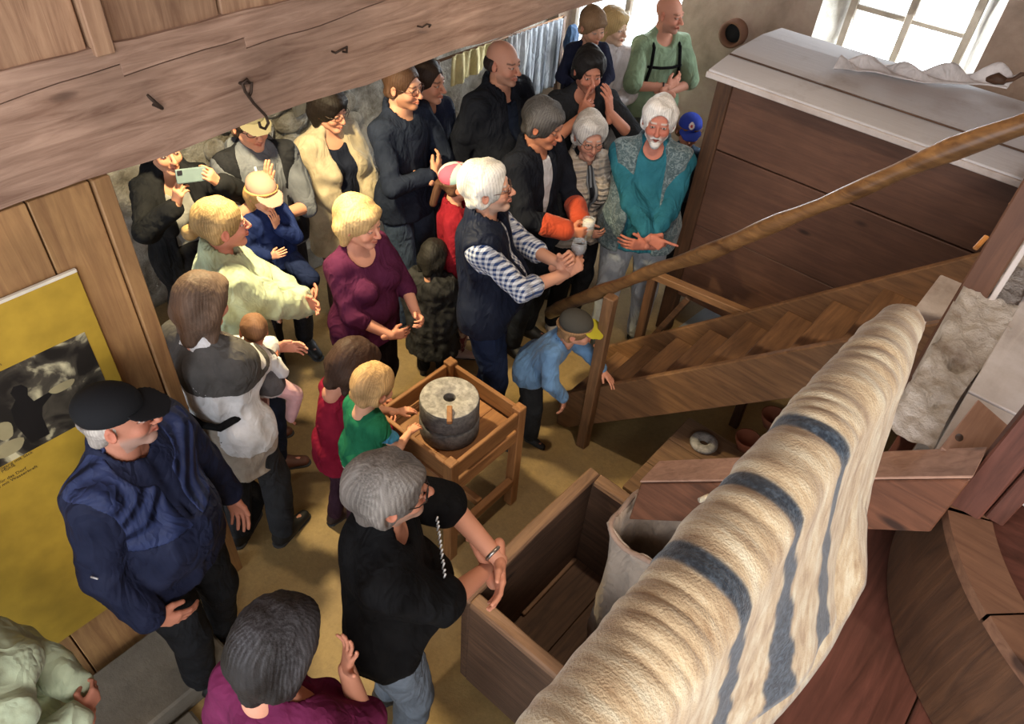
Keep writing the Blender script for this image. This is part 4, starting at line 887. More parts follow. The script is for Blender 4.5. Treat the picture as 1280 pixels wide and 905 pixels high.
# ---------------- table with a small millstone ----------------
tb_ = empty('stone_table', (-1.88,1.955,0), 'sturdy wooden table with raised tray edges carrying a small millstone', 'table')
ax0, ax1, ay0, ay1 = -.285, .285, -.29, .29
for sx in (ax0+.03,ax1-.03):
    for sy in (ay0+.03,ay1-.03): bar('leg', (sx,sy,0), (sx,sy,.83), .06, .06, w_table('z'), tb_, .005, (0,1,0))
for sy in (ay0+.02,ay1-.02): bar('side_board', (ax0+.06,sy,.755), (ax1-.06,sy,.755), .025, .11, w_table('x'), tb_); bar('apron', (ax0+.06,sy,.63), (ax1-.06,sy,.63), .03, .09, w_table('x'), tb_)
for sx in (ax0+.02,ax1-.02): bar('side_board', (sx,ay0+.06,.755), (sx,ay1-.06,.755), .025, .11, w_table('y'), tb_); bar('apron', (sx,ay0+.06,.63), (sx,ay1-.06,.63), .03, .09, w_table('y'), tb_); bar('stretcher', (sx,ay0+.06,.22), (sx,ay1-.06,.22), .045, .055, w_table('y'), tb_)
for k in range(3): w_ = (ax1-ax0-.10)/3; box('top_plank', (ax0+.05+k*w_+.001,ay0+.035,.665), (ax0+.05+(k+1)*w_-.001,ay1-.035,.69), w_table('y'), tb_, .002)
bar('stretcher', (ax0+.05,0,.22), (ax1-.05,0,.22), .04, .05, w_table('x'), tb_)
mc = az(562,497,.93); ms = empty('hand_millstone', (mc[0],mc[1],.691), 'round grey hand millstone with a centre hole and wooden peg on the table', 'millstone')
gran = rough_mat('pale_granite', [WD('6f6c69'), WD('989592'), WD('b8b5b0')], 30, .85, .4, .004); gran2 = rough_mat('dark_granite', [WD('3d3b3b'), WD('5d5a59'), WD('75716e')], 34, .85, .5, .006)
lathe('lower_stone', [(.0001,.0),(.155,.0),(.160,.01),(.160,.095),(.155,.105),(.0001,.105)], (0,0,0), gran2, ms, 56)
lathe('upper_stone', [(.030,.12),(.153,.118),(.157,.125),(.157,.228),(.152,.238),(.034,.240),(.030,.236),(.030,.12)], (0,0,0), gran2, ms, 56)
lathe('stone_face', [(.032,.2395),(.150,.2385),(.153,.2405),(.148,.2425),(.034,.2435),(.032,.2395)], (0,0,0), gran, ms, 56)
pg = az(562,520,.97)-V(mc[0],mc[1],0); pdv = nrm(V(pg[0],pg[1],0)); bar('wooden_peg', tuple(V(pdv[0]*.085,pdv[1]*.085,.262)), tuple(V(pdv[0]*.175,pdv[1]*.175,.235)), .028, .03, w_table('x'), ms, .004)
# ---------------- box under the stairs, ring, pots ----------------
bx = empty('lidded_box', (-.62,2.85,0), 'flat dusty wooden box under the stairs with a stone ring on it', 'box')
box('box_body', (-.40,-.38,0), (.42,.30,.42), w_dark('x'), bx); 
for k in range(3): box('lid_plank', (-.42,-.40+k*.24,.422), (.44,-.165+k*.24,.45), wood('box_lid_wood', WD('5b4331'), WD('86684c'), 'x', .8, bump=.3), bx, .003)
rp_ = az(880,553,.47); o = lathe('stone_ring', [(.028,0),(.075,0),(.082,.012),(.078,.03),(.035,.034),(.028,.028),(.028,0)], (rp_[0],rp_[1],.452), gran, None, 32); tag(o, 'small pale round stone ring lying on the box under the stairs', 'stone ring')
terra = plain('terracotta', WD('8a4d33'), .8)
for px_, py_, lb, r_ in ((966,525,'terracotta bowl standing behind another on the box under the stairs',.075),(933,553,'terracotta bowl lying lowest beside the striped cloth, on the box',.07)):
    p = az(px_,py_,.50); o = lathe('terracotta_bowl', [(.0001,.0),(r_*.6,.0),(r_,.07),(r_*1.05,.09),(r_*.95,.09),(r_*.55,.015),(.0001,.015)], (p[0],p[1],.452), terra, None, 28); tag(o, lb, 'bowl')

# ---------------- striped cloth over the rail ----------------
rlx = -.095
rl = tag(tube('gallery_rail', [(rlx,-.6,2.925),(rlx,1.20,2.925)], .022, w_stair('y'), None, 12), 'wooden gallery rail hidden under the striped linen cloth', 'rail')
pst = bar('rail_post', (rlx+.03,-.30,1.55), (rlx,-.30,2.91), .06, .06, w_stair('z'), rl, .004, (0,1,0))
def drape(y0, y1, ny, rad, zr, xr_b, zr_b, zl_b, seed, wr=.006, thick=.006):
    """cross-section: left hang, over the rail, right hang; functions of y give the right hem"""
    vs = []; sec = 46
    for i in range(ny+1):
        y = y0+(y1-y0)*i/ny; r = rad(y); xb, zb = xr_b(y), zr_b(y); zl = zl_b(y)
        for j in range(sec+1):
            t = j/sec
            if t < .22: a = t/.22; p = V(rlx-r*(1+.12*(1-a)), y, zl+(zr-zl)*a); nn = V(-1,0,0)
            elif t < .55: a = (t-.22)/.33*math.pi; p = V(rlx-r*math.cos(a), y, zr+r*math.sin(a)*1.05); nn = V(-math.cos(a),0,math.sin(a))
            else: a = (t-.55)/.45; e = a*a*.35+a*.65; p = V(rlx+r+(xb-rlx-r)*e, y+.05*a*a, zr+(zb-zr)*a); nn = V(1,0,0)
            s_ = (t-.22)/.33
            yy = y+.030*math.sin(min(max(s_,0),1.6)*2.3+seed)
            ridge = math.sin(yy*210+3.5*math.sin(y*13+seed)+2.0*s_+1.5*math.sin(s_*3+y*9))*(.55+.45*math.sin(y*31+2*s_))+.8*math.sin(yy*97+seed+3*s_+2*math.sin(y*7))
            k = math.exp(-((s_-.45)/.55)**2)
            low = .5*math.sin(y*21+t*5+seed)+.5*math.sin(y*11-t*7)
            p = p+nn*(wr*ridge*k*.55+.010*low*(t>.5)*(t-.4)*2+.004*pnoise(V(p[0],y,p[2])[None],30)[0]); vs.append(p)
    fs = np.array([(i*(sec+1)+j,(i+1)*(sec+1)+j,(i+1)*(sec+1)+j+1,i*(sec+1)+j+1) for i in range(ny) for j in range(sec)])
    return np.array(vs), fs
ip = lambda xs_, ys_: (lambda y: float(np.interp(y, xs_, ys_)))
def linen(name, bands=None):
    m, t, b = new_mat(name); tc = nd(t,'ShaderNodeTexCoord')
    w1 = nd(t,'ShaderNodeTexNoise', Scale=24, Detail=7, Roughness=.65); mpl = nd(t,'ShaderNodeMapping'); mpl.inputs['Scale'].default_value = (.5,2.0,.5); t.links.new(tc.outputs['Object'], mpl.inputs[0]); t.links.new(mpl.outputs[0], w1.inputs[0])
    r = ramp(t, w1.outputs[0], [(.32,WD('93795a')),(.5,WD('b8a484')),(.66,WD('cbc2a8'))]); out = r.outputs[0]
    if bands:
        a = nd(t,'ShaderNodeAttribute'); a.attribute_name = 'Col'; sp = nd(t,'ShaderNodeSeparateColor'); t.links.new(a.outputs['Color'], sp.inputs[0])
        w2 = nd(t,'ShaderNodeTexNoise', Scale=130, Detail=3); t.links.new(tc.outputs['Object'], w2.inputs[0]); navy = ramp(t, w2.outputs[0], [(.42,WD('1f2833')),(.68,WD('465360'))])
        mx = nd(t,'ShaderNodeMix', data_type='RGBA'); t.links.new(sp.outputs[0], mx.inputs[0]); t.links.new(out, mx.inputs[6]); t.links.new(navy.outputs[0], mx.inputs[7]); out = mx.outputs[2]
    t.links.new(out, b.inputs['Base Color']); b.inputs['Roughness'].default_value = .95; b.inputs['Sheen Weight'].default_value = .3; b.inputs['Specular IOR Level'].default_value = .15
    wv = nd(t,'ShaderNodeTexNoise', Scale=320, Detail=3); t.links.new(tc.outputs['Object'], wv.inputs[0]); ad = nd(t,'ShaderNodeMath', operation='ADD'); t.links.new(wv.outputs[0], ad.inputs[0]); t.links.new(w1.outputs[0], ad.inputs[1])
    bp = nd(t,'ShaderNodeBump', Strength=.6, Distance=.003); t.links.new(ad.outputs[0], bp.inputs['Height']); t.links.new(bp.outputs[0], b.inputs['Normal']); return m
def bandcol(v, s=.014):
    y = v[:,1]+.25*np.clip(2.93-v[:,2],0,.5)*0
    g = np.zeros(len(v))
    for yb, w_ in ((.797,.0145),(.654,.0155),(.508,.0165)): g = np.maximum(g, 1/(1+np.exp((np.abs(v[:,1]-yb-.14*np.clip(2.93-v[:,2],0,1)-.006*np.sin(v[:,2]*60))-w_*(1+3.2*np.clip(2.93-v[:,2],0,.5)))/.0012)))
    return np.stack([g,g,g],1)
v_, f_ = drape(.20, 1.23, 440, ip([.2,.5,.95,1.10,1.19,1.23],[.050,.052,.047,.040,.030,.010]), 2.93, ip([.2,.6,.75,.85,.98,1.08,1.18,1.23],[-.02,.03,.055,.06,.055,.01,-.045,-.08]), ip([.2,.62,.80,.9,1.0,1.08,1.15,1.21,1.23],[2.36,2.50,2.515,2.48,2.50,2.58,2.66,2.80,2.90]), ip([.2,.9,1.3],[2.62,2.66,2.88]), 1.0, .0032)
sc1 = raw_mesh('striped_linen', v_, f_, linen('cream_linen_striped', True), None, True, bandcol(v_)); sc1.modifiers.new('thick','SOLIDIFY').thickness = .008
tag(sc1, 'cream homespun linen with three navy stripes draped over the gallery rail', 'cloth')
v_, f_ = drape(.12, 1.0, 200, ip([.12,1.0],[.036,.034]), 2.925, ip([.12,.55,.75,.95,1.0],[-.02,.04,.075,.075,.03]), ip([.12,.55,.8,.9,1.0],[2.2,2.24,2.36,2.44,2.62]), ip([.12,1.0],[2.58,2.60]), 3.0, .003)
sc2 = raw_mesh('linen_underlayer', v_, f_, linen('cream_linen_plain'), None, True); sc2.modifiers.new('thick','SOLIDIFY').thickness = .004
tag(sc2, 'plain cream linen hanging out below the striped cloth on the rail', 'cloth')

# ---------------- things along the far left wall ----------------
def hung(name, lab, y0, y1, z1, hfun, mat, x=-4.40, fr=40, amp=.02, cat='cloth', group=None):
    nu, nv = 50, 24; vs = []
    for i in range(nu+1):
        for j in range(nv+1):
            u, v = i/nu, j/nv; y = y0+(y1-y0)*u; h = hfun(u); vs.append(V(x+amp*math.sin(y*fr+v)*v**.5+.5*amp*math.sin(y*fr*2.3+2), y, z1-h*v))
    fs = np.array([(i*(nv+1)+j,(i+1)*(nv+1)+j,(i+1)*(nv+1)+j+1,i*(nv+1)+j+1) for i in range(nu) for j in range(nv)])
    o = raw_mesh(name, np.array(vs), fs, mat, None, True); o.modifiers.new('thick','SOLIDIFY').thickness = .008; tag(o, lab, cat, group); return o
rk = empty('drying_rack', (-4.40,5.3,0), 'wooden stand with a thin pole holding cloths along the stone wall', 'rack')
tube('pole', [(0,-.95,1.29),(0,.80,1.29)], .012, w_stair('y'), rk, 8)
for y_ in (-.93,.05,.78): bar('post', (0,y_,0), (0,y_,1.3), .04, .04, w_dark('z'), rk, .003, (0,1,0))
hung('cream_towel', 'pale yellow cloth hung on the rack, left of the bald man', 4.53, 5.02, 1.30, lambda u: .26-.07*u, cloth('c9bd8c'), x=-4.38, fr=30)
hung('grey_towel', 'plain pale grey cloth hung behind the bald man, left of the striped one', 5.25, 5.52, 1.30, lambda u: .45, cloth('a5a8ac'), x=-4.37, fr=45)
hung('striped_towel', 'grey and white striped cloth hung on the rack right of the bald man', 5.50, 6.02, 1.30, lambda u: .68-.05*u, cloth('8b9199',.9,'stripe','50565f', .45), x=-4.37, fr=34)
v_, f_ = mesh_sdf([('+',0,ell((0,0,.12),(.05,.10,.16))),('+',.05,ell((0,.05,-.05),(.045,.06,.14)))], .009); v_ = fold(v_, f_, .012, 40)
o = raw_mesh('denim_jacket', v_, f_, cloth('34465e'), None, True); o.location = ax(712,68,-4.25); tag(o, 'blue denim jacket hung beside the striped cloth near the window', 'jacket')
tag(bar('stone_ledge', (-4.48,2.0,.12), (-4.48,6.2,.12), .34, .24, rough_mat('grey_ledge_stone',[WD('6f6a60'),WD('9a958a')],5,.9,.6,.03), None, .02, (0,0,1), .008), 'long low grey stone ledge along the foot of the rubble wall', 'ledge')
tag(bar('grey_wall_cloth', (-4.60,3.05,1.30), (-4.60,4.0,1.46), .03, .34, cloth('6e6a60'), None, .01), 'grey cloth panel on the wall behind the woman in the beige cardigan', 'cloth panel')
# stones of the wall that can be told apart, pale, behind the hoodie man and the cardigan woman
random.seed(11); k_ = 0
for row in range(5):
    y_ = 2.35+.1*(row%2)
    while y_ < 3.6:
        l = random.uniform(.16,.34); zc = .72+.17*row
        vs_, fs_ = mesh_sdf([('+',0,ell((0,0,0),(.05,l*.5,.085)))], .02); o = raw_mesh('stone', fold(vs_, fs_, .008, 20), fs_, stone, bpy.data.objects['wall_left'], True); o.location = (-4.70, y_+l/2, zc); y_ += l+.012
# orange pine boards by the window
ob = empty('pine_panel', (-3.58,6.2,0), 'orange-brown pine board panel standing below the big window', 'panel')
for k in range(2): box('board', (-.19+k*.19+.002,-.015,.02), (-.19+(k+1)*.19-.002,.012,.93), wood('orange_pine', WD('9a5a2a'), WD('c98a4c'), 'z', .45, bump=.15), ob, .004)
# boxes and bag behind the woman with the baby carrier
bg = empty('dark_bag', tuple(V(-2.80,1.05,0)), 'black bag on the floor behind the woman with the baby carrier', 'bag')
v_, f_ = mesh_sdf([('+',0,cone((-.06,0,.12),(.10,.02,.12),.12,.13)),('+',.05,ell((0,0,.22),(.14,.10,.12))),('p',(0,0,-1),-.005)], .012); v_ = fold(v_, f_, .010, 30); raw_mesh('bag_body', v_, f_, cloth('1b1b1c'), bg, True); tube('strap', [(-.08,.0,.30),(-.04,.0,.40),(.04,0,.40),(.08,0,.31)], .01, cloth('151515'), bg, 8)
rd = empty('gift_parcel', (-2.98,1.12,.0), 'bright red and magenta parcel behind the edge of the plank wall', 'parcel')
box('parcel_box', (-.10,-.16,0), (.13,.14,.40), plain('magenta_paper', WD('8d1030'), .4), rd, .006); box('parcel_top', (-.10,-.16,.402), (.13,.14,.43), plain('red_paper', WD('c22a35'), .4), rd, .006); box('parcel_band', (-.102,-.162,.10), (.132,.142,.13), plain('pale_ribbon', WD('c9b0b0'), .4), rd, .002)
v_, f_ = mesh_sdf([('+',0,cone((0,-.1,0),(0,.1,0),.06))], .01); o = raw_mesh('knitted_bundle', fold(v_, f_, .01, 60), f_, cloth('6a4a33',.9,'blotch','8f7a5c',2), None, True); o.location = (-2.97,1.12,.49); tag(o, 'brown woven bundle lying on top of the red parcel', 'bundle')

# ---------------- people ----------------
TR = lambda h, **k: dict(k='trousers', mat=cloth(h), **k)
TOP = lambda h, name='shirt', **k: dict(k='top', name=name, mat=k.pop('mat', None) or cloth(h), **k)
A = lambda *a: a
PPL = {}
def seated(fwd=.34, drop=.40, sp=.13, ft=(0,.6,-.8)): return (((sp,fwd,.94-drop),(.25,.8,.5),ft),)*2
# --- left and foreground ---
PPL['cap'] = person(132,486,1.82,105, hs=.95, w=1.06, belly=.02, head=(75,-4,-4), lean=3, hair='undercap', hair2='b5afa8', haircol='8d8680', skin='b57c66', cap=dict(crown='191a1d'), res=.009, hres=.0036,
    armR=((.24,.12,.90),(.6,-1,0),(-.6,.5,-.6),(-.8,-.5,-.2),'relax'), armL=((.30,.06,.86),(.5,-1,0),(.05,.25,-1),(-1,.2,0),'relax'), legs=(((.10,.0,.085),(.1,1,0),(.2,1,0)),((.13,-.05,.085),(.1,1,0),(.3,1,0))), brow='6d625a', stub='9a8a82',
    label='older man in a black cap and navy quilted jacket standing before the yellow board', shoes='121212',
    clothes=[TR('17181b',off=.016), TOP('5f9fc4',off=.014,neck=.02,collar=True), TOP('1a1f33','jacket',mat=cloth('1b2036',.7,'plain'),off=.034,hem=.86,collar=True,open=(.05,.012),openz=1.22,amp=.008,flare=.01,sleeve=.94),
             TOP('232b4b','quilted_chest_panel',mat=cloth('2a3355',.5,'quilt',None,1.),off=.040,hem=1.20,sleeve=0,neck=.06,open=(.055,.02),amp=.004)])
PPL['fg'] = person(352,764,1.66,22, sex='female', hs=1.08, w=1.12, bust=.02, head=(22,10,4), lean=6, hair='bobpoof', hair2='5c5c61', haircol='1f1b1a', skin='c58b72', res=.009, hres=.004, armR=((.135,.17,1.42),(.3,-.3,-1),(.05,.15,1),(-.5,-.8,.2),'splay'), armL='down',
    label='woman with short dark greying hair seen from above, magenta top, hand raised', shoes='1a1a1a', clothes=[TR('202024'), TOP('5f1d40',off=.016,neck=.10,sleeve=.5,cuff=.02)])
PPL['tee'] = person(486,580,1.80,76, w=1.14, belly=.05, head=(74,-4,0), lean=4, hair='wavy', hair2='948e87', haircol='625b56', skin='c48a70', glasses='2a211d', res=.009, hres=.0036, stub='a08a7c',
    armR=((-.04,.30,1.10),(1,.2,-.9),(-1,-.2,.2),(0,-1,-.2),'relax'), armL=((.02,.33,1.18),(1,.6,-.5),(-1,-.1,-.3),(0,-1,.1),'relax'),
    label='grey-haired man in glasses and a black t-shirt, hand at his chin, beside the trough', shoes='2b2b2b', clothes=[TR('66707c'), TOP('0c0c0e','tshirt',off=.020,sleeve=.44,cuff=.02,hem=.90,amp=.007,neck=.012)])
PPL['edge'] = person(-112,775,1.62,70, sex='female', w=1.1, bust=.02, head=(70,10,0), hair='bob', haircol='7a6a5a', skin='b98370', res=.010, armR=((.03,.27,1.06),(1,-.3,-.6),(-1,.5,-.1),(0,-1,-.2),'hold'), armL='front',
    label='person in a pale mint jacket with clasped hands at the lower left corner', shoes='222222', clothes=[TR('2a2a2c'), TOP('b3c2a6','jacket',off=.035,hem=.84,sleeve=.92,amp=.012,cuff=.008)])
# --- millstone table group ---
PPL['crimson'] = person(456,428,1.30,52, sex='female', w=.9, bust=.0, hs=.97, head=(48,18,0), lean=14, hair='bob', haircol='3b2a22', skin='c58a72', armR=((.10,.36,1.12),(1,-.2,-.8),(-.6,.9,-.1),(0,-1,0),'relax'), armL=((.16,.40,1.16),(1,-.4,-.6),(-.1,1,-.1),(0,-.1,-1),'relax'), 
    label='dark-haired woman in a crimson top holding the blond toddler at the table', shoes='2a1a1a', clothes=[TR('3a2430'), TOP('80162f',off=.018,hem=.84)])
PPL['toddler'] = person(474,458,.98,48, sex='child', hs=.84, w=1.35, head=(45,10,0), lean=8, hair='boy', hair2='d0ac78', haircol='b08c60', skin='e0a688', ztop=1.42, res=.009, hres=.004, armR=((.12,.36,1.14),(1,-.2,-.8),(-.4,1,-.1),(0,-.1,-1),'relax'), armL=((.12,.38,1.18),(1,-.2,-.8),(-.2,1,0),(0,-.1,-1),'relax'),
    legs=(((.10,.10,.18),(.1,1,0),(.1,1,-.2)),((.10,.04,.16),(.1,1,0),(.1,1,-.2))), seatz=1, shoes='8a8480',
    label='blond toddler in a green shirt with blue sleeves leaning on the millstone table', clothes=[TR('2f6bb0',off=.03), TOP('3f93bd','blue_sleeves',off=.030,hem=1.30), TOP('23714f','green_shirt',off=.036,hem=.88,sleeve=.06), TOP('d5d3cc','shirt_hem',off=.026,hem=.84,sleeve=0), TR('b5215e',name='pink_cuffs',off=.034,len=.30)])
PPL['boy'] = person(728,394,1.10,112, sex='child', hs=.86, w=1.25, lean=34, head=(100,-24,0), hair='boy', haircol='8a6a4a', skin='d79c80', cap=dict(crown='4a4740',brim='b8ad35'), res=.009, hres=.004, armR=((.20,.40,1.12),(1,-.2,-.6),(.2,.6,-.8),(0,-.6,-.8),'relax'), armL=((.14,.50,1.42),(1,-.3,-.8),(-.2,1,.0),(0,-.3,-1),'splay'),
    legs=(((.12,.10,.085),(.3,1,0),(.2,1,0)),((.12,-.12,.085),(.3,1,0),(.2,1,0))), shoes='23262a', label='small boy in a light blue fleece and grey yellow-brimmed cap leaning to the stairs', clothes=[TR('2a2c2e',off=.03), TOP('20242c','shirt',off=.02,collar=True), TOP('6488ae','fleece_jacket',off=.034,hem=.86,collar=True,open=(.03,.004),amp=.010)])
# --- centre ---
PPL['white'] = person(607,205,1.80,92, w=1.06, belly=.03, head=(90,-6,0), lean=-2, hair='shortfull', hair2='e6e2da', haircol='c8c4bc', skin='d09a80', glasses='5a3a2a', hres=.0038, res=.010, stub='c0a898', armR=((.02,.36,1.20),(1,-.3,-1),(-.3,.7,.5),(-.8,-.3,-.3),'grip'), armL=((.0,.33,1.24),(1,-.2,-.9),(-.2,.6,.7),(-.8,-.5,0),'grip'),
    label='white-haired man in navy vest and blue checked shirt holding a wine glass', shoes='15171c', clothes=[TR('1d2740'), TOP('dfe4ee','checked_shirt',mat=cloth('dfe4ee',.8,'check','2d4372'),off=.016,sleeve=.62,cuff=.012,collar=True), TOP('171d2e','vest',mat=cloth('171d2e',.6),off=.032,sleeve=0,hem=.90,collar=True,open=(.05,.02))])
PPL['purple'] = person(452,252,1.58,124, sex='female', w=1.2, bust=.04, belly=.04, head=(112,10,0), hair='bob', hair2='d4b98c', haircol='b89a6c', skin='d79c84', smile=True, armR='front', armL='hold_low',
    label='blonde smiling woman in a purple knit top standing near the table', shoes='2a2020', clothes=[TR('1c1718'), TOP('4c1c3a','purple_top',off=.018,hem=.84,neck=.055,sleeve=.62,cuff=.01,flare=.03)])
PPL['pastel'] = person(574,205,1.40,85, sex='child', hs=.95, w=1.05, head=(80,0,0), hair='pony', haircol='5a3f30', skin='d9a084', cap=dict(crown='e58fa0',brim='e9c9cf',col=lambda v: np.where((np.sin(np.arctan2(v[:,0],v[:,1])*3)>.3)[:,None],V(*hexc('d8657c')),np.where((np.sin(np.arctan2(v[:,0],v[:,1])*3+2)>.2)[:,None],V(*hexc('a9c8c6')),V(*hexc('e5d3cf'))))),
    armR='down', armL='down', label='girl with a pastel pink cap and red fleece behind the white-haired man', shoes='d0b8b0', clothes=[TR('8f5a63',mat_=1) if False else dict(k='trousers',mat=cloth('7d4650',.85,'blotch','d9c8bd',.8)), TOP('8f1f2c','fleece',off=.028,hem=.86,collar=True), ])
PPL['dark'] = person(545,300,1.02,10, sex='child', hs=.82, w=1.3, head=(15,22,0), hair='bob', haircol='262422', skin='c99378', armR='down', armL='down', shoes='3a3a3a', label='child in a black hooded coat standing behind the millstone table',
    clothes=[TR('1c1c1d',off=.03), TOP('1d1d1e','hooded_coat',mat=cloth('242425',.7,'blotch','3a3a3b',.5),off=.075,hem=.42,flare=.06,amp=.018,hood=True)])
# --- row at the stone wall ---
PPL['phone'] = person(196,158,1.68,140, sex='female', w=1.0, bust=.02, head=(132,0,0), lean=2, hair='short', haircol='2c221e', skin='cf9678', armR=((.07,.34,1.50),(1,.2,-1),(-.25,.2,1),(-.9,-.5,0),'hold'), armL=((.16,.34,1.56),(1,.2,-.8),(-.5,.3,.9),(-.6,-.8,0),'hold'),
    label='woman in a long black cardigan filming with a phone beside the plank wall', shoes='1a1a1a', clothes=[TOP('8b8b88','top',off=.014,hem=.95,neck=.05,sleeve=0), dict(k='skirt',mat=cloth('1b1b1e'),hem=.30,r=.21), TOP('1b1c1f','long_cardigan',off=.032,hem=.40,sleeve=.93,open=(.075,.075),amp=.010,flare=.05,hood=True)])
PPL['hood'] = person(308,128,1.76,145, w=1.02, head=(140,2,0), hair='short', haircol='35291f', skin='cb9478', cap=dict(crown='5f5a4a'), glasses='0f0f10', armR=((.02,.24,1.36),(1,.2,-1),(-.1,.15,1),(-.9,-.3,0),'flat'), armL=((-.02,.24,1.20),(1,.1,-1),(-1,.1,.1),(0,-1,0),'relax'),
    label='man in grey hoodie and black sunglasses, hand raised to his mouth', shoes='1a1a1a', clothes=[TR('23242a'), TOP('64686f','hoodie',off=.028,hem=.90,hood=True,sleeve=.5,amp=.009,col=None), TOP('1f2024','black_vest',off=.036,hem=.92,sleeve=0,open=(.12,.10),amp=.008)])
PPL['beige'] = person(413,113,1.64,130, sex='female', w=1.22, bust=.03, belly=.03, head=(118,12,0), hair='bobpoof', haircol='17110f', skin='cd957c', glasses='3a2a24', armR='front2', armL=((.08,.25,.99),(1,-.5,-.3),(-.8,.5,-.35),(0,-1,-.2),'relax'),
    label='woman with black bobbed hair in an open beige cardigan over a navy top', shoes='2a221f', clothes=[TR('4a3b33'), TOP('1c2130','navy_top',off=.014,hem=.86,neck=.05,sleeve=0,flare=.03), TOP('b3a58a','cardigan',off=.034,hem=.62,sleeve=.80,cuff=.012,open=(.08,.07),amp=.010,flare=.03)])
PPL['darkshirt'] = person(505,80,1.84,122, w=1.0, head=(115,4,0), hair='short', haircol='4a3426', skin='d09a7e', glasses='4a2a20', stub='8a5a40', armR='cross_over', armL='cross_under',
    label='man with glasses in a dark navy shirt, arms crossed, jeans', shoes='1a1a1a', clothes=[TR('39465a'), TOP('1f2636','dark_shirt',off=.018,hem=.86,collar=True,sleeve=.93,amp=.008)])
PPL['behind'] = person(536,76,1.76,128, w=.95, head=(112,4,0), hair='short', haircol='2c211b', skin='c08a70', armR='down', armL='down', label='young man standing half hidden behind the man with crossed arms', shoes='1a1a1a', clothes=[TR('2b3242'), TOP('1d2236','dark_jacket',off=.022,hem=.86,collar=True)])
PPL['bald'] = person(632,53,1.86,130, w=1.22, belly=.05, head=(122,2,0), hair='balding', haircol='2b2220', skin='c28c74', stub='94705f', armR='pocket', armL='pocket',
    label='tall bald man in a black jacket standing before the hanging cloths', shoes='141414', clothes=[TR('1b1c20'), TOP('1a2233','shirt',off=.016,collar=True,neck=.012), TOP('13161f','black_jacket',off=.034,hem=.82,collar=True,open=(.055,.03),amp=.008,flare=.02)])
PPL['beer'] = person(690,132,1.76,128, w=1.05, head=(115,16,0), hair='wavy', hair2='6d6a68', haircol='3f3c3a', skin='bf8062', armR=((.08,.34,1.12),(1,-.6,-.7),(-.4,1,.1),(-1,0,.1),'hold'), armL=((.10,.30,1.08),(1,-.6,-.7),(-.6,.9,0),(-.6,-.6,-.2),'relax'),
    label='man with dark grey hair looking down at the beer glass in his hand', shoes='1a1a1a', clothes=[TR('20242c'), TOP('c9cad0','white_shirt',off=.012,collar=True,sleeve=0), TOP('171a23','jacket',off=.032,hem=.84,collar=True,open=(.06,.03),amp=.009,sleeve=.80), dict(k='cuffs',name='orange_cuff',mat=cloth('b8482c'),off=.022,a=.45)])
PPL['vest'] = person(742,148,1.60,152, sex='female', w=1.05, bust=.01, head=(165,10,0), hair='shortfull', hair2='d5d2ce', haircol='b9b5b0', skin='bb8873', glasses='4a4038', smile=True, armR='hold_low', armL='down',
    label='grey-haired woman in a pale quilted vest over a black sweater', shoes='c9c2b8', clothes=[TR('191a1d'), TOP('15161a','black_sweater',off=.016,neck=.012), TOP('4e5350','striped_scarf',mat=cloth('70747a',.9,'stripe','2a2c30'),off=.024,hem=1.05,sleeve=0,collar=True,open=(.02,.02)), TOP('a3988c','quilted_vest',mat=cloth('a3988c',.5,'puffer',None,1.6),off=.040,hem=.86,sleeve=0,collar=True,open=(.045,.035),amp=.006)])
PPL['teal'] = person(829,126,1.76,186, w=1.2, belly=.05, head=(188,4,0), lean=-3, hair='shortfull', haircol='e2ded8', skin='b97663', smile=True, beard='e0dcd6', stub='e0d0c6', brow='cfc8c0', res=.010, hres=.0038, armR=((-.06,.27,1.05),(1,-.2,-.7),(-1,.4,-.2),(0,-1,-.1),'point'), armL=((.05,.26,1.0),(1,-.4,-.6),(-.9,.3,.1),(0,-1,0),'relax'),
    legs=(((.11,.05,.085),(.1,1,0),(.2,1,0)),((.14,-.02,.085),(.1,1,0),(.3,1,0))), label='white-bearded man in a teal sweater, patterned vest and pale jeans', shoes='1c1e20', clothes=[TR('8f949a',off=.016), TOP('2a6878','teal_sweater',off=.020,hem=.86,sleeve=.92,amp=.008,neck=.005), TOP('5f7678','patterned_vest',mat=cloth('76868a',.9,'blotch','4a5c62',2.6),off=.036,hem=.84,sleeve=0,collar=True,open=(.09,.09),amp=.006)])
PPL['bluecap'] = person(866,146,1.30,190, sex='child', hs=.92, w=1.0, head=(185,8,0), hair='boy', haircol='6a4a32', skin='d0957a', cap=dict(crown='2b3fa0',brim='27398f',col=lambda v: np.where((((v[:,0]-.0)**2+(v[:,2]-.085)**2<.020**2)&(v[:,1]>0))[:,None],np.where((((v[:,0])**2+(v[:,2]-.085)**2<.009**2))[:,None],V(.5,.05,.06),V(.75,.72,.72)),V(*hexc('2b3fa0')))),
    label='boy with a blue cap with a round badge peeking past the teal man', shoes='222222', clothes=[TR('2a2e38'), TOP('3a4a5a',off=.02)])
PPL['carrier_man'] = person(741,66,1.80,165, w=1.12, head=(165,8,0), lean=4, hair='shortfull', haircol='1d1a19', skin='bd8068', stub='8a5a48', armR=((.07,.22,1.44),(1,.4,-1),(-.35,-.05,1),(-.5,-.6,0),'point'), armL=((.10,.22,1.46),(1,.4,-1),(-.2,-.05,1),(-.6,-.6,0),'relax'),
    label='man in a dark t-shirt carrying a boy on his shoulders, fingers raised', shoes='1a1a1a', clothes=[TR('181a20'), TOP('25272b','dark_tshirt',off=.02,sleeve=.46,cuff=.02,neck=.01,hem=.88)])
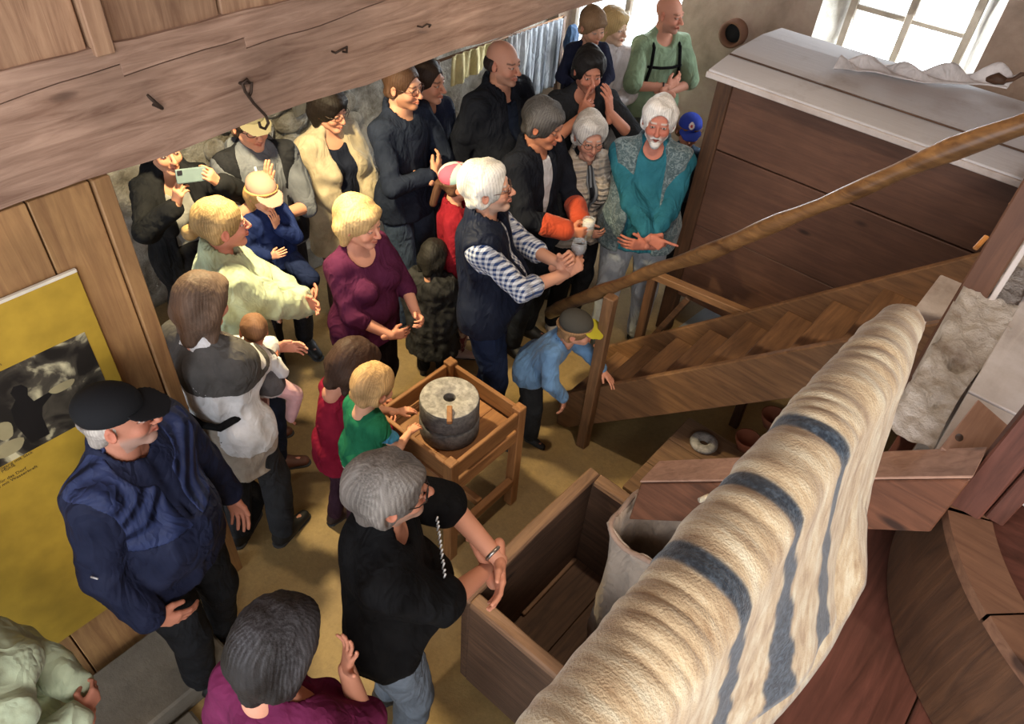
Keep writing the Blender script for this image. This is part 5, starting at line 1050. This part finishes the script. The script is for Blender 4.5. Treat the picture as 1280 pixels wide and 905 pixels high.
PPL['shoulderboy'] = person(746,14,1.15,168, sex='child', hs=.88, w=1.15, head=(150,8,0), lean=6, hair='fringe', haircol='7d6248', skin='c99a80', ztop=2.02, armR=((.12,.26,1.08),(1,-.4,-.8),(-.4,.8,-.4),(0,-.4,-1),'relax'), armL=((.12,.26,1.08),(1,-.4,-.8),(-.4,.8,-.4),(0,-.4,-1),'relax'),
    legs=(((.22,.26,.52),(.3,1,.3),(.1,.7,-.7)),)*2, seatz=1, shoes='3a3a3a', label='boy in a dark navy shirt riding on the shoulders before the window', clothes=[TR('1c1e26',off=.03), TOP('22263a',off=.025,neck=.02)])
PPL['blonde'] = person(772,12,1.70,175, sex='female', w=1.0, head=(130,4,0), hair='bob', haircol='b89f70', skin='d8b8a0', armR='down', armL=((.0,.26,1.12),(1,-.1,-.8),(-1,.3,.1),(0,-1,0),'relax'), label='blonde person in a white sweatshirt behind the boy on shoulders', shoes='8a8a8a', clothes=[TR('9aa0a8'), TOP('d5d3d6','white_sweatshirt',off=.03,hem=.88,sleeve=.93,hood=True,amp=.01)])
PPL['green'] = person(843,-4,1.80,160, w=1.04, head=(128,4,0), hair=None, haircol='6a5040', skin='c98f78', stub='a07868', brow='7a5a48', armR='cross_over', armL='cross_under', label='bald man in a green t-shirt with a black chest strap, arms crossed, by the window', shoes='3a3530',
    clothes=[TR('4a5250'), TOP('82997c','green_tshirt',off=.02,sleeve=.46,cuff=.02,hem=.90,neck=.01)])
# --- left group ---
PPL['mint'] = person(272,250,1.70,66, sex='female', w=1.05, bust=.02, head=(58,0,0), lean=2, hair='bun', hair2='c4a878', haircol='8f764f', skin='cf8f7c', hres=.0038, res=.010, armR=((-.03,.36,1.06),(1,-.4,-.7),(-.9,.6,.1),(0,-1,.2),'relax'), armL=((.02,.34,1.12),(1,-.2,-.7),(-.9,.6,.1),(0,-1,.1),'relax'),
    label='woman with a blond bun and pale mint jacket carrying the child in navy', shoes='5a3424', clothes=[TR('20283c'), TOP('b6c4a4','mint_jacket',off=.036,hem=.84,sleeve=.92,amp=.013,collar=True,cuff=.01)])
PPL['navykid'] = person(327,222,1.00,140, sex='child', hs=.84, w=1.2, head=(135,10,0), hair='longstr', haircol='b08a58', skin='dba488', cap=dict(crown='a58778',brim='a08478'), ztop=1.58, armR=((.10,.24,1.10),(1,-.4,-.8),(-.3,.4,.3),(-1,-.3,0),'relax'), armL=((.02,.22,1.40),(1,0,-1),(-.1,.1,1),(-.2,-1,0),'relax'),
    legs=(((.14,.20,.42),(.4,1,.2),(.1,.6,-.8)),((.14,.22,.38),(.4,1,.2),(.1,.6,-.8))), seatz=1, shoes='3a3a42', label='small child in a navy outfit and pale pink cap carried by the mint jacket woman', clothes=[TR('1b2647',off=.035), TOP('1c2a58','navy_sweater',off=.04,hem=.84,amp=.010)])
PPL['carrier'] = person(253,343,1.70,22, sex='female', w=1.04, bust=.02, head=(18,16,0), lean=0, hair='longstr', hair2='7c6858', haircol='5a483c', skin='cf9580', res=.009, hres=.0042, armR=((-.08,.36,1.08),(1,-.2,-.8),(-1,.5,.1),(0,-1,0),'relax'), armL=((-.02,.36,1.14),(1,-.2,-.8),(-.9,.5,.1),(0,-1,0),'relax'),
    legs=(((.10,.05,.085),(.1,1,0),(.1,1,0)),((.10,-.06,.085),(.1,1,0),(.2,1,0))), label='woman with brown hair and a grey baby carrier seen from behind', shoes='141416',
    clothes=[TR('2b2c2f',off=.018), TOP('9d9184','long_shirt',off=.022,hem=.70,sleeve=0,amp=.01,flare=.02), TOP('cfcfd2','white_sweater',off=.030,hem=.90,sleeve=.92,neck=.03,amp=.009,cuff=.006), TOP('4f4d4c','carrier_back_panel',off=.040,hem=1.27,sleeve=.06,amp=.003,neck=.05)])
PPL['baby'] = person(316,392,.68,22, sex='child', hs=.66, w=1.5, head=(330,14,10), hair='baby', haircol='7a5a44', skin='cf8f76', ztop=1.45, armR=((.10,.2,1.2),(1,-.4,-.8),(-.3,.5,.3),(-1,-.3,0),'relax'), armL=((.10,.2,1.2),(1,-.4,-.8),(-.3,.5,.3),(-1,-.3,0),'relax'),
    legs=(((.24,.12,.20),(.8,1,.2),(.1,.3,-1)),)*2, seatz=1, shoes=None, label='baby with its bald head out of the grey carrier', clothes=[TR('cfa6ac',off=.035,len=1.0), TOP('c5c6cc','white_romper',off=.03,hem=.8), TOP('555356','carrier_pouch',off=.045,hem=.84,sleeve=0,neck=.05,amp=.01)])

# --- extra worn pieces ---
def W(k, p): return PPL[k]['W'](p)
def tpart(k, name, pts, r, mat, n=8):
    q = PPL[k]; return tube(name, [q['T'](p) for p in pts], r, mat, q['body'], n)
blk = cloth('101012')
tpart('green','chest_strap',[(-.145,.03,1.29),(-.13,.10,1.29),(-.05,.135,1.29),(.05,.135,1.29),(.13,.10,1.29),(.145,.03,1.29)],.012,blk)
for sx in (-1,1): tpart('green','shoulder_strap',[(sx*.13,.10,1.18),(sx*.115,.112,1.30),(sx*.105,.085,1.42),(sx*.10,.0,1.475),(sx*.10,-.09,1.42)],.014,blk)
tpart('green','hip_belt',[(-.155,.0,1.0),(-.12,.10,1.0),(0,.145,.98),(.12,.10,1.0),(.155,.0,1.0)],.010,blk)
tpart('green','belt_pouch',[(0,.15,1.01),(0,.16,.93)],.038,plain('pouch_grey',(.06,.06,.06),.6),12)
for sx in (-1,1): tpart('hood','hood_cord',[(sx*.035,.10,1.44),(sx*.04,.155,1.36),(sx*.045,.165,1.26)],.006,cloth('d8d8d8'))
watch = plain('steel',(.35,.33,.3),.3,.9)
q = PPL['tee']; J = q['J']
for kk, sd, m_ in (('tee','L',watch),('darkshirt','R',plain('tan_leather',WD('b07a45'),.5)),('green','R',plain('black_band',(.02,.02,.02),.5)),('cap','L',None)):
    if m_ is None: continue
    q = PPL[kk]; el, wr = q['J']['el'+sd], q['J']['wr'+sd]; d = nrm(el-wr); u = nrm(np.cross(d,V(0,0,1))); w_ = np.cross(d,u); c0 = wr+d*.035
    tube('wristwatch', [c0+.031*(math.cos(a)*u+math.sin(a)*w_) for a in np.linspace(0,2*math.pi,21)], .008, m_, q['body'], 8)
q = PPL['tee']
# pale printed lettering on the chest of the black t-shirt, built as thin raised marks
for k in range(13):
    h_ = (.03,.042,.036)[k%3]; a = q['T']((-.10+.0175*k,.166,1.335-h_/2)); bb = q['T']((-.094+.0175*k+.004*(k%2),.168,1.335+h_/2))
    tube('shirt_print', [a,bb], .0036, plain('print_white',(.7,.7,.7),.6), q['body'], 6)
q = PPL['cap']; el, sh = q['J']['elR'], q['J']['shR']; p_ = sh+(el-sh)*.75+V(.062,.02,0)*q['s']; tube('sleeve_mark', [p_,p_+V(0,.03,.004)], .0035, plain('mark_grey',(.5,.5,.52),.6), q['body'], 6)
# carrier straps
for pts in (((-.155,-.03,1.12),(-.10,-.145,1.10),(.0,-.155,1.08),(.10,-.145,1.10),(.155,-.03,1.12)), ((.08,-.13,1.0),(.10,-.10,.80),(.09,-.06,.68)), ((-.10,.08,1.02),(-.12,.11,.82),(-.11,.06,.70))):
    tpart('carrier','carrier_strap',pts,.018,blk)
q = PPL['vest']
# --- things held ---
def held(k, sd, off): 
    q = PPL[k]; d, n, _ = q['J']['h'+sd]; wr = q['J']['wr'+sd]; x = nrm(np.cross(d,-n)); return q['W'](wr+(d*off[0]+n*off[1]+x*off[2])*q['s'])
hp_ = (held('phone','R',(.13,.03,0))+held('phone','L',(.13,.03,0)))/2
ph = empty('phone', tuple(hp_), 'pale blue-grey phone held sideways by the filming woman', 'phone')
th = _A-R_(140); ph.rotation_euler = (R_(12),R_(-8),th)
box('phone_body', (-.078,-.004,-.038), (.078,.004,.038), plain('phone_shell',WD('6f8286'),.3), ph, .006, 2); box('camera_bump', (.045,.004,.008), (.070,.007,.032), plain('phone_lens',(.02,.02,.03),.1), ph, .003, 2)
clear, ct, cb_ = new_mat('clear_glass'); cb_.inputs['Alpha'].default_value = .25; cb_.inputs['Roughness'].default_value = .03; cb_.inputs['Specular IOR Level'].default_value = 1; cb_.inputs['Base Color'].default_value = (.8,.85,.88,1)
beerm = plain('golden_beer', WD('c59a3a'), .15); foam = plain('beer_foam', WD('e8e3d8'), .8)
p = held('beer','R',(.085,.045,0)); bg_ = empty('beer_glass', tuple(p), 'glass of beer with white foam held by the dark grey haired man', 'glass')
lathe('glass_wall', [(.0001,-.07),(.034,-.07),(.040,.075),(.0375,.075),(.032,-.062),(.0001,-.062)], (0,0,0), clear, bg_, 28); lathe('beer', [(.0001,-.061),(.031,-.061),(.035,.02),(.0001,.02)], (0,0,0), beerm, bg_, 24); lathe('foam', [(.0001,.021),(.035,.021),(.0365,.060),(.02,.068),(.0001,.07)], (0,0,0), foam, bg_, 24)
p = held('white','R',(.085,.045,0)); wg = empty('wine_glass', tuple(p), 'stemmed glass of red wine held by the white-haired man', 'glass')
lathe('bowl', [(.004,.03),(.022,.045),(.038,.07),(.042,.095),(.036,.13),(.034,.13),(.040,.095),(.036,.072),(.02,.048),(.0001,.04)], (0,0,0), clear, wg, 28); lathe('wine', [(.0001,.046),(.02,.051),(.035,.073),(.039,.092),(.0001,.093)], (0,0,0), plain('red_wine',WD('2a0712'),.1), wg, 24)
lathe('stem', [(.0001,-.052),(.034,-.05),(.034,-.047),(.005,-.04),(.004,.03),(.0001,.032)], (0,0,0), clear, wg, 20)
v_, f_ = mesh_sdf([('+',0,ell((0,0,0),(.11,.06,.15))),('+',.03,ell((0,.03,-.08),(.10,.06,.08)))], .009)
p = PPL['white']['W'](PPL['white']['T']((-.28,.10,.86))); o = raw_mesh('black_bag', fold(v_,f_,.008,30), f_, cloth('131417'), None, True); o.location = p; tag(o, 'black shoulder bag hanging beyond the white-haired man, below the wine glass', 'bag')

# ---------------- bring the whole set to real size ----------------
KS = 1/K_; SM = Matrix.Scale(KS, 4)
for o in list(C.objects):
    if o.parent is None:
        o.matrix_basis = (SM @ o.matrix_basis) if o.type not in ('CAMERA','LIGHT') else Matrix.Translation(o.matrix_basis.translation*(KS-1)) @ o.matrix_basis
        if o.type == 'LIGHT':
            o.data.energy *= KS*KS
            if o.data.type == 'AREA': o.data.size *= KS; o.data.size_y *= KS
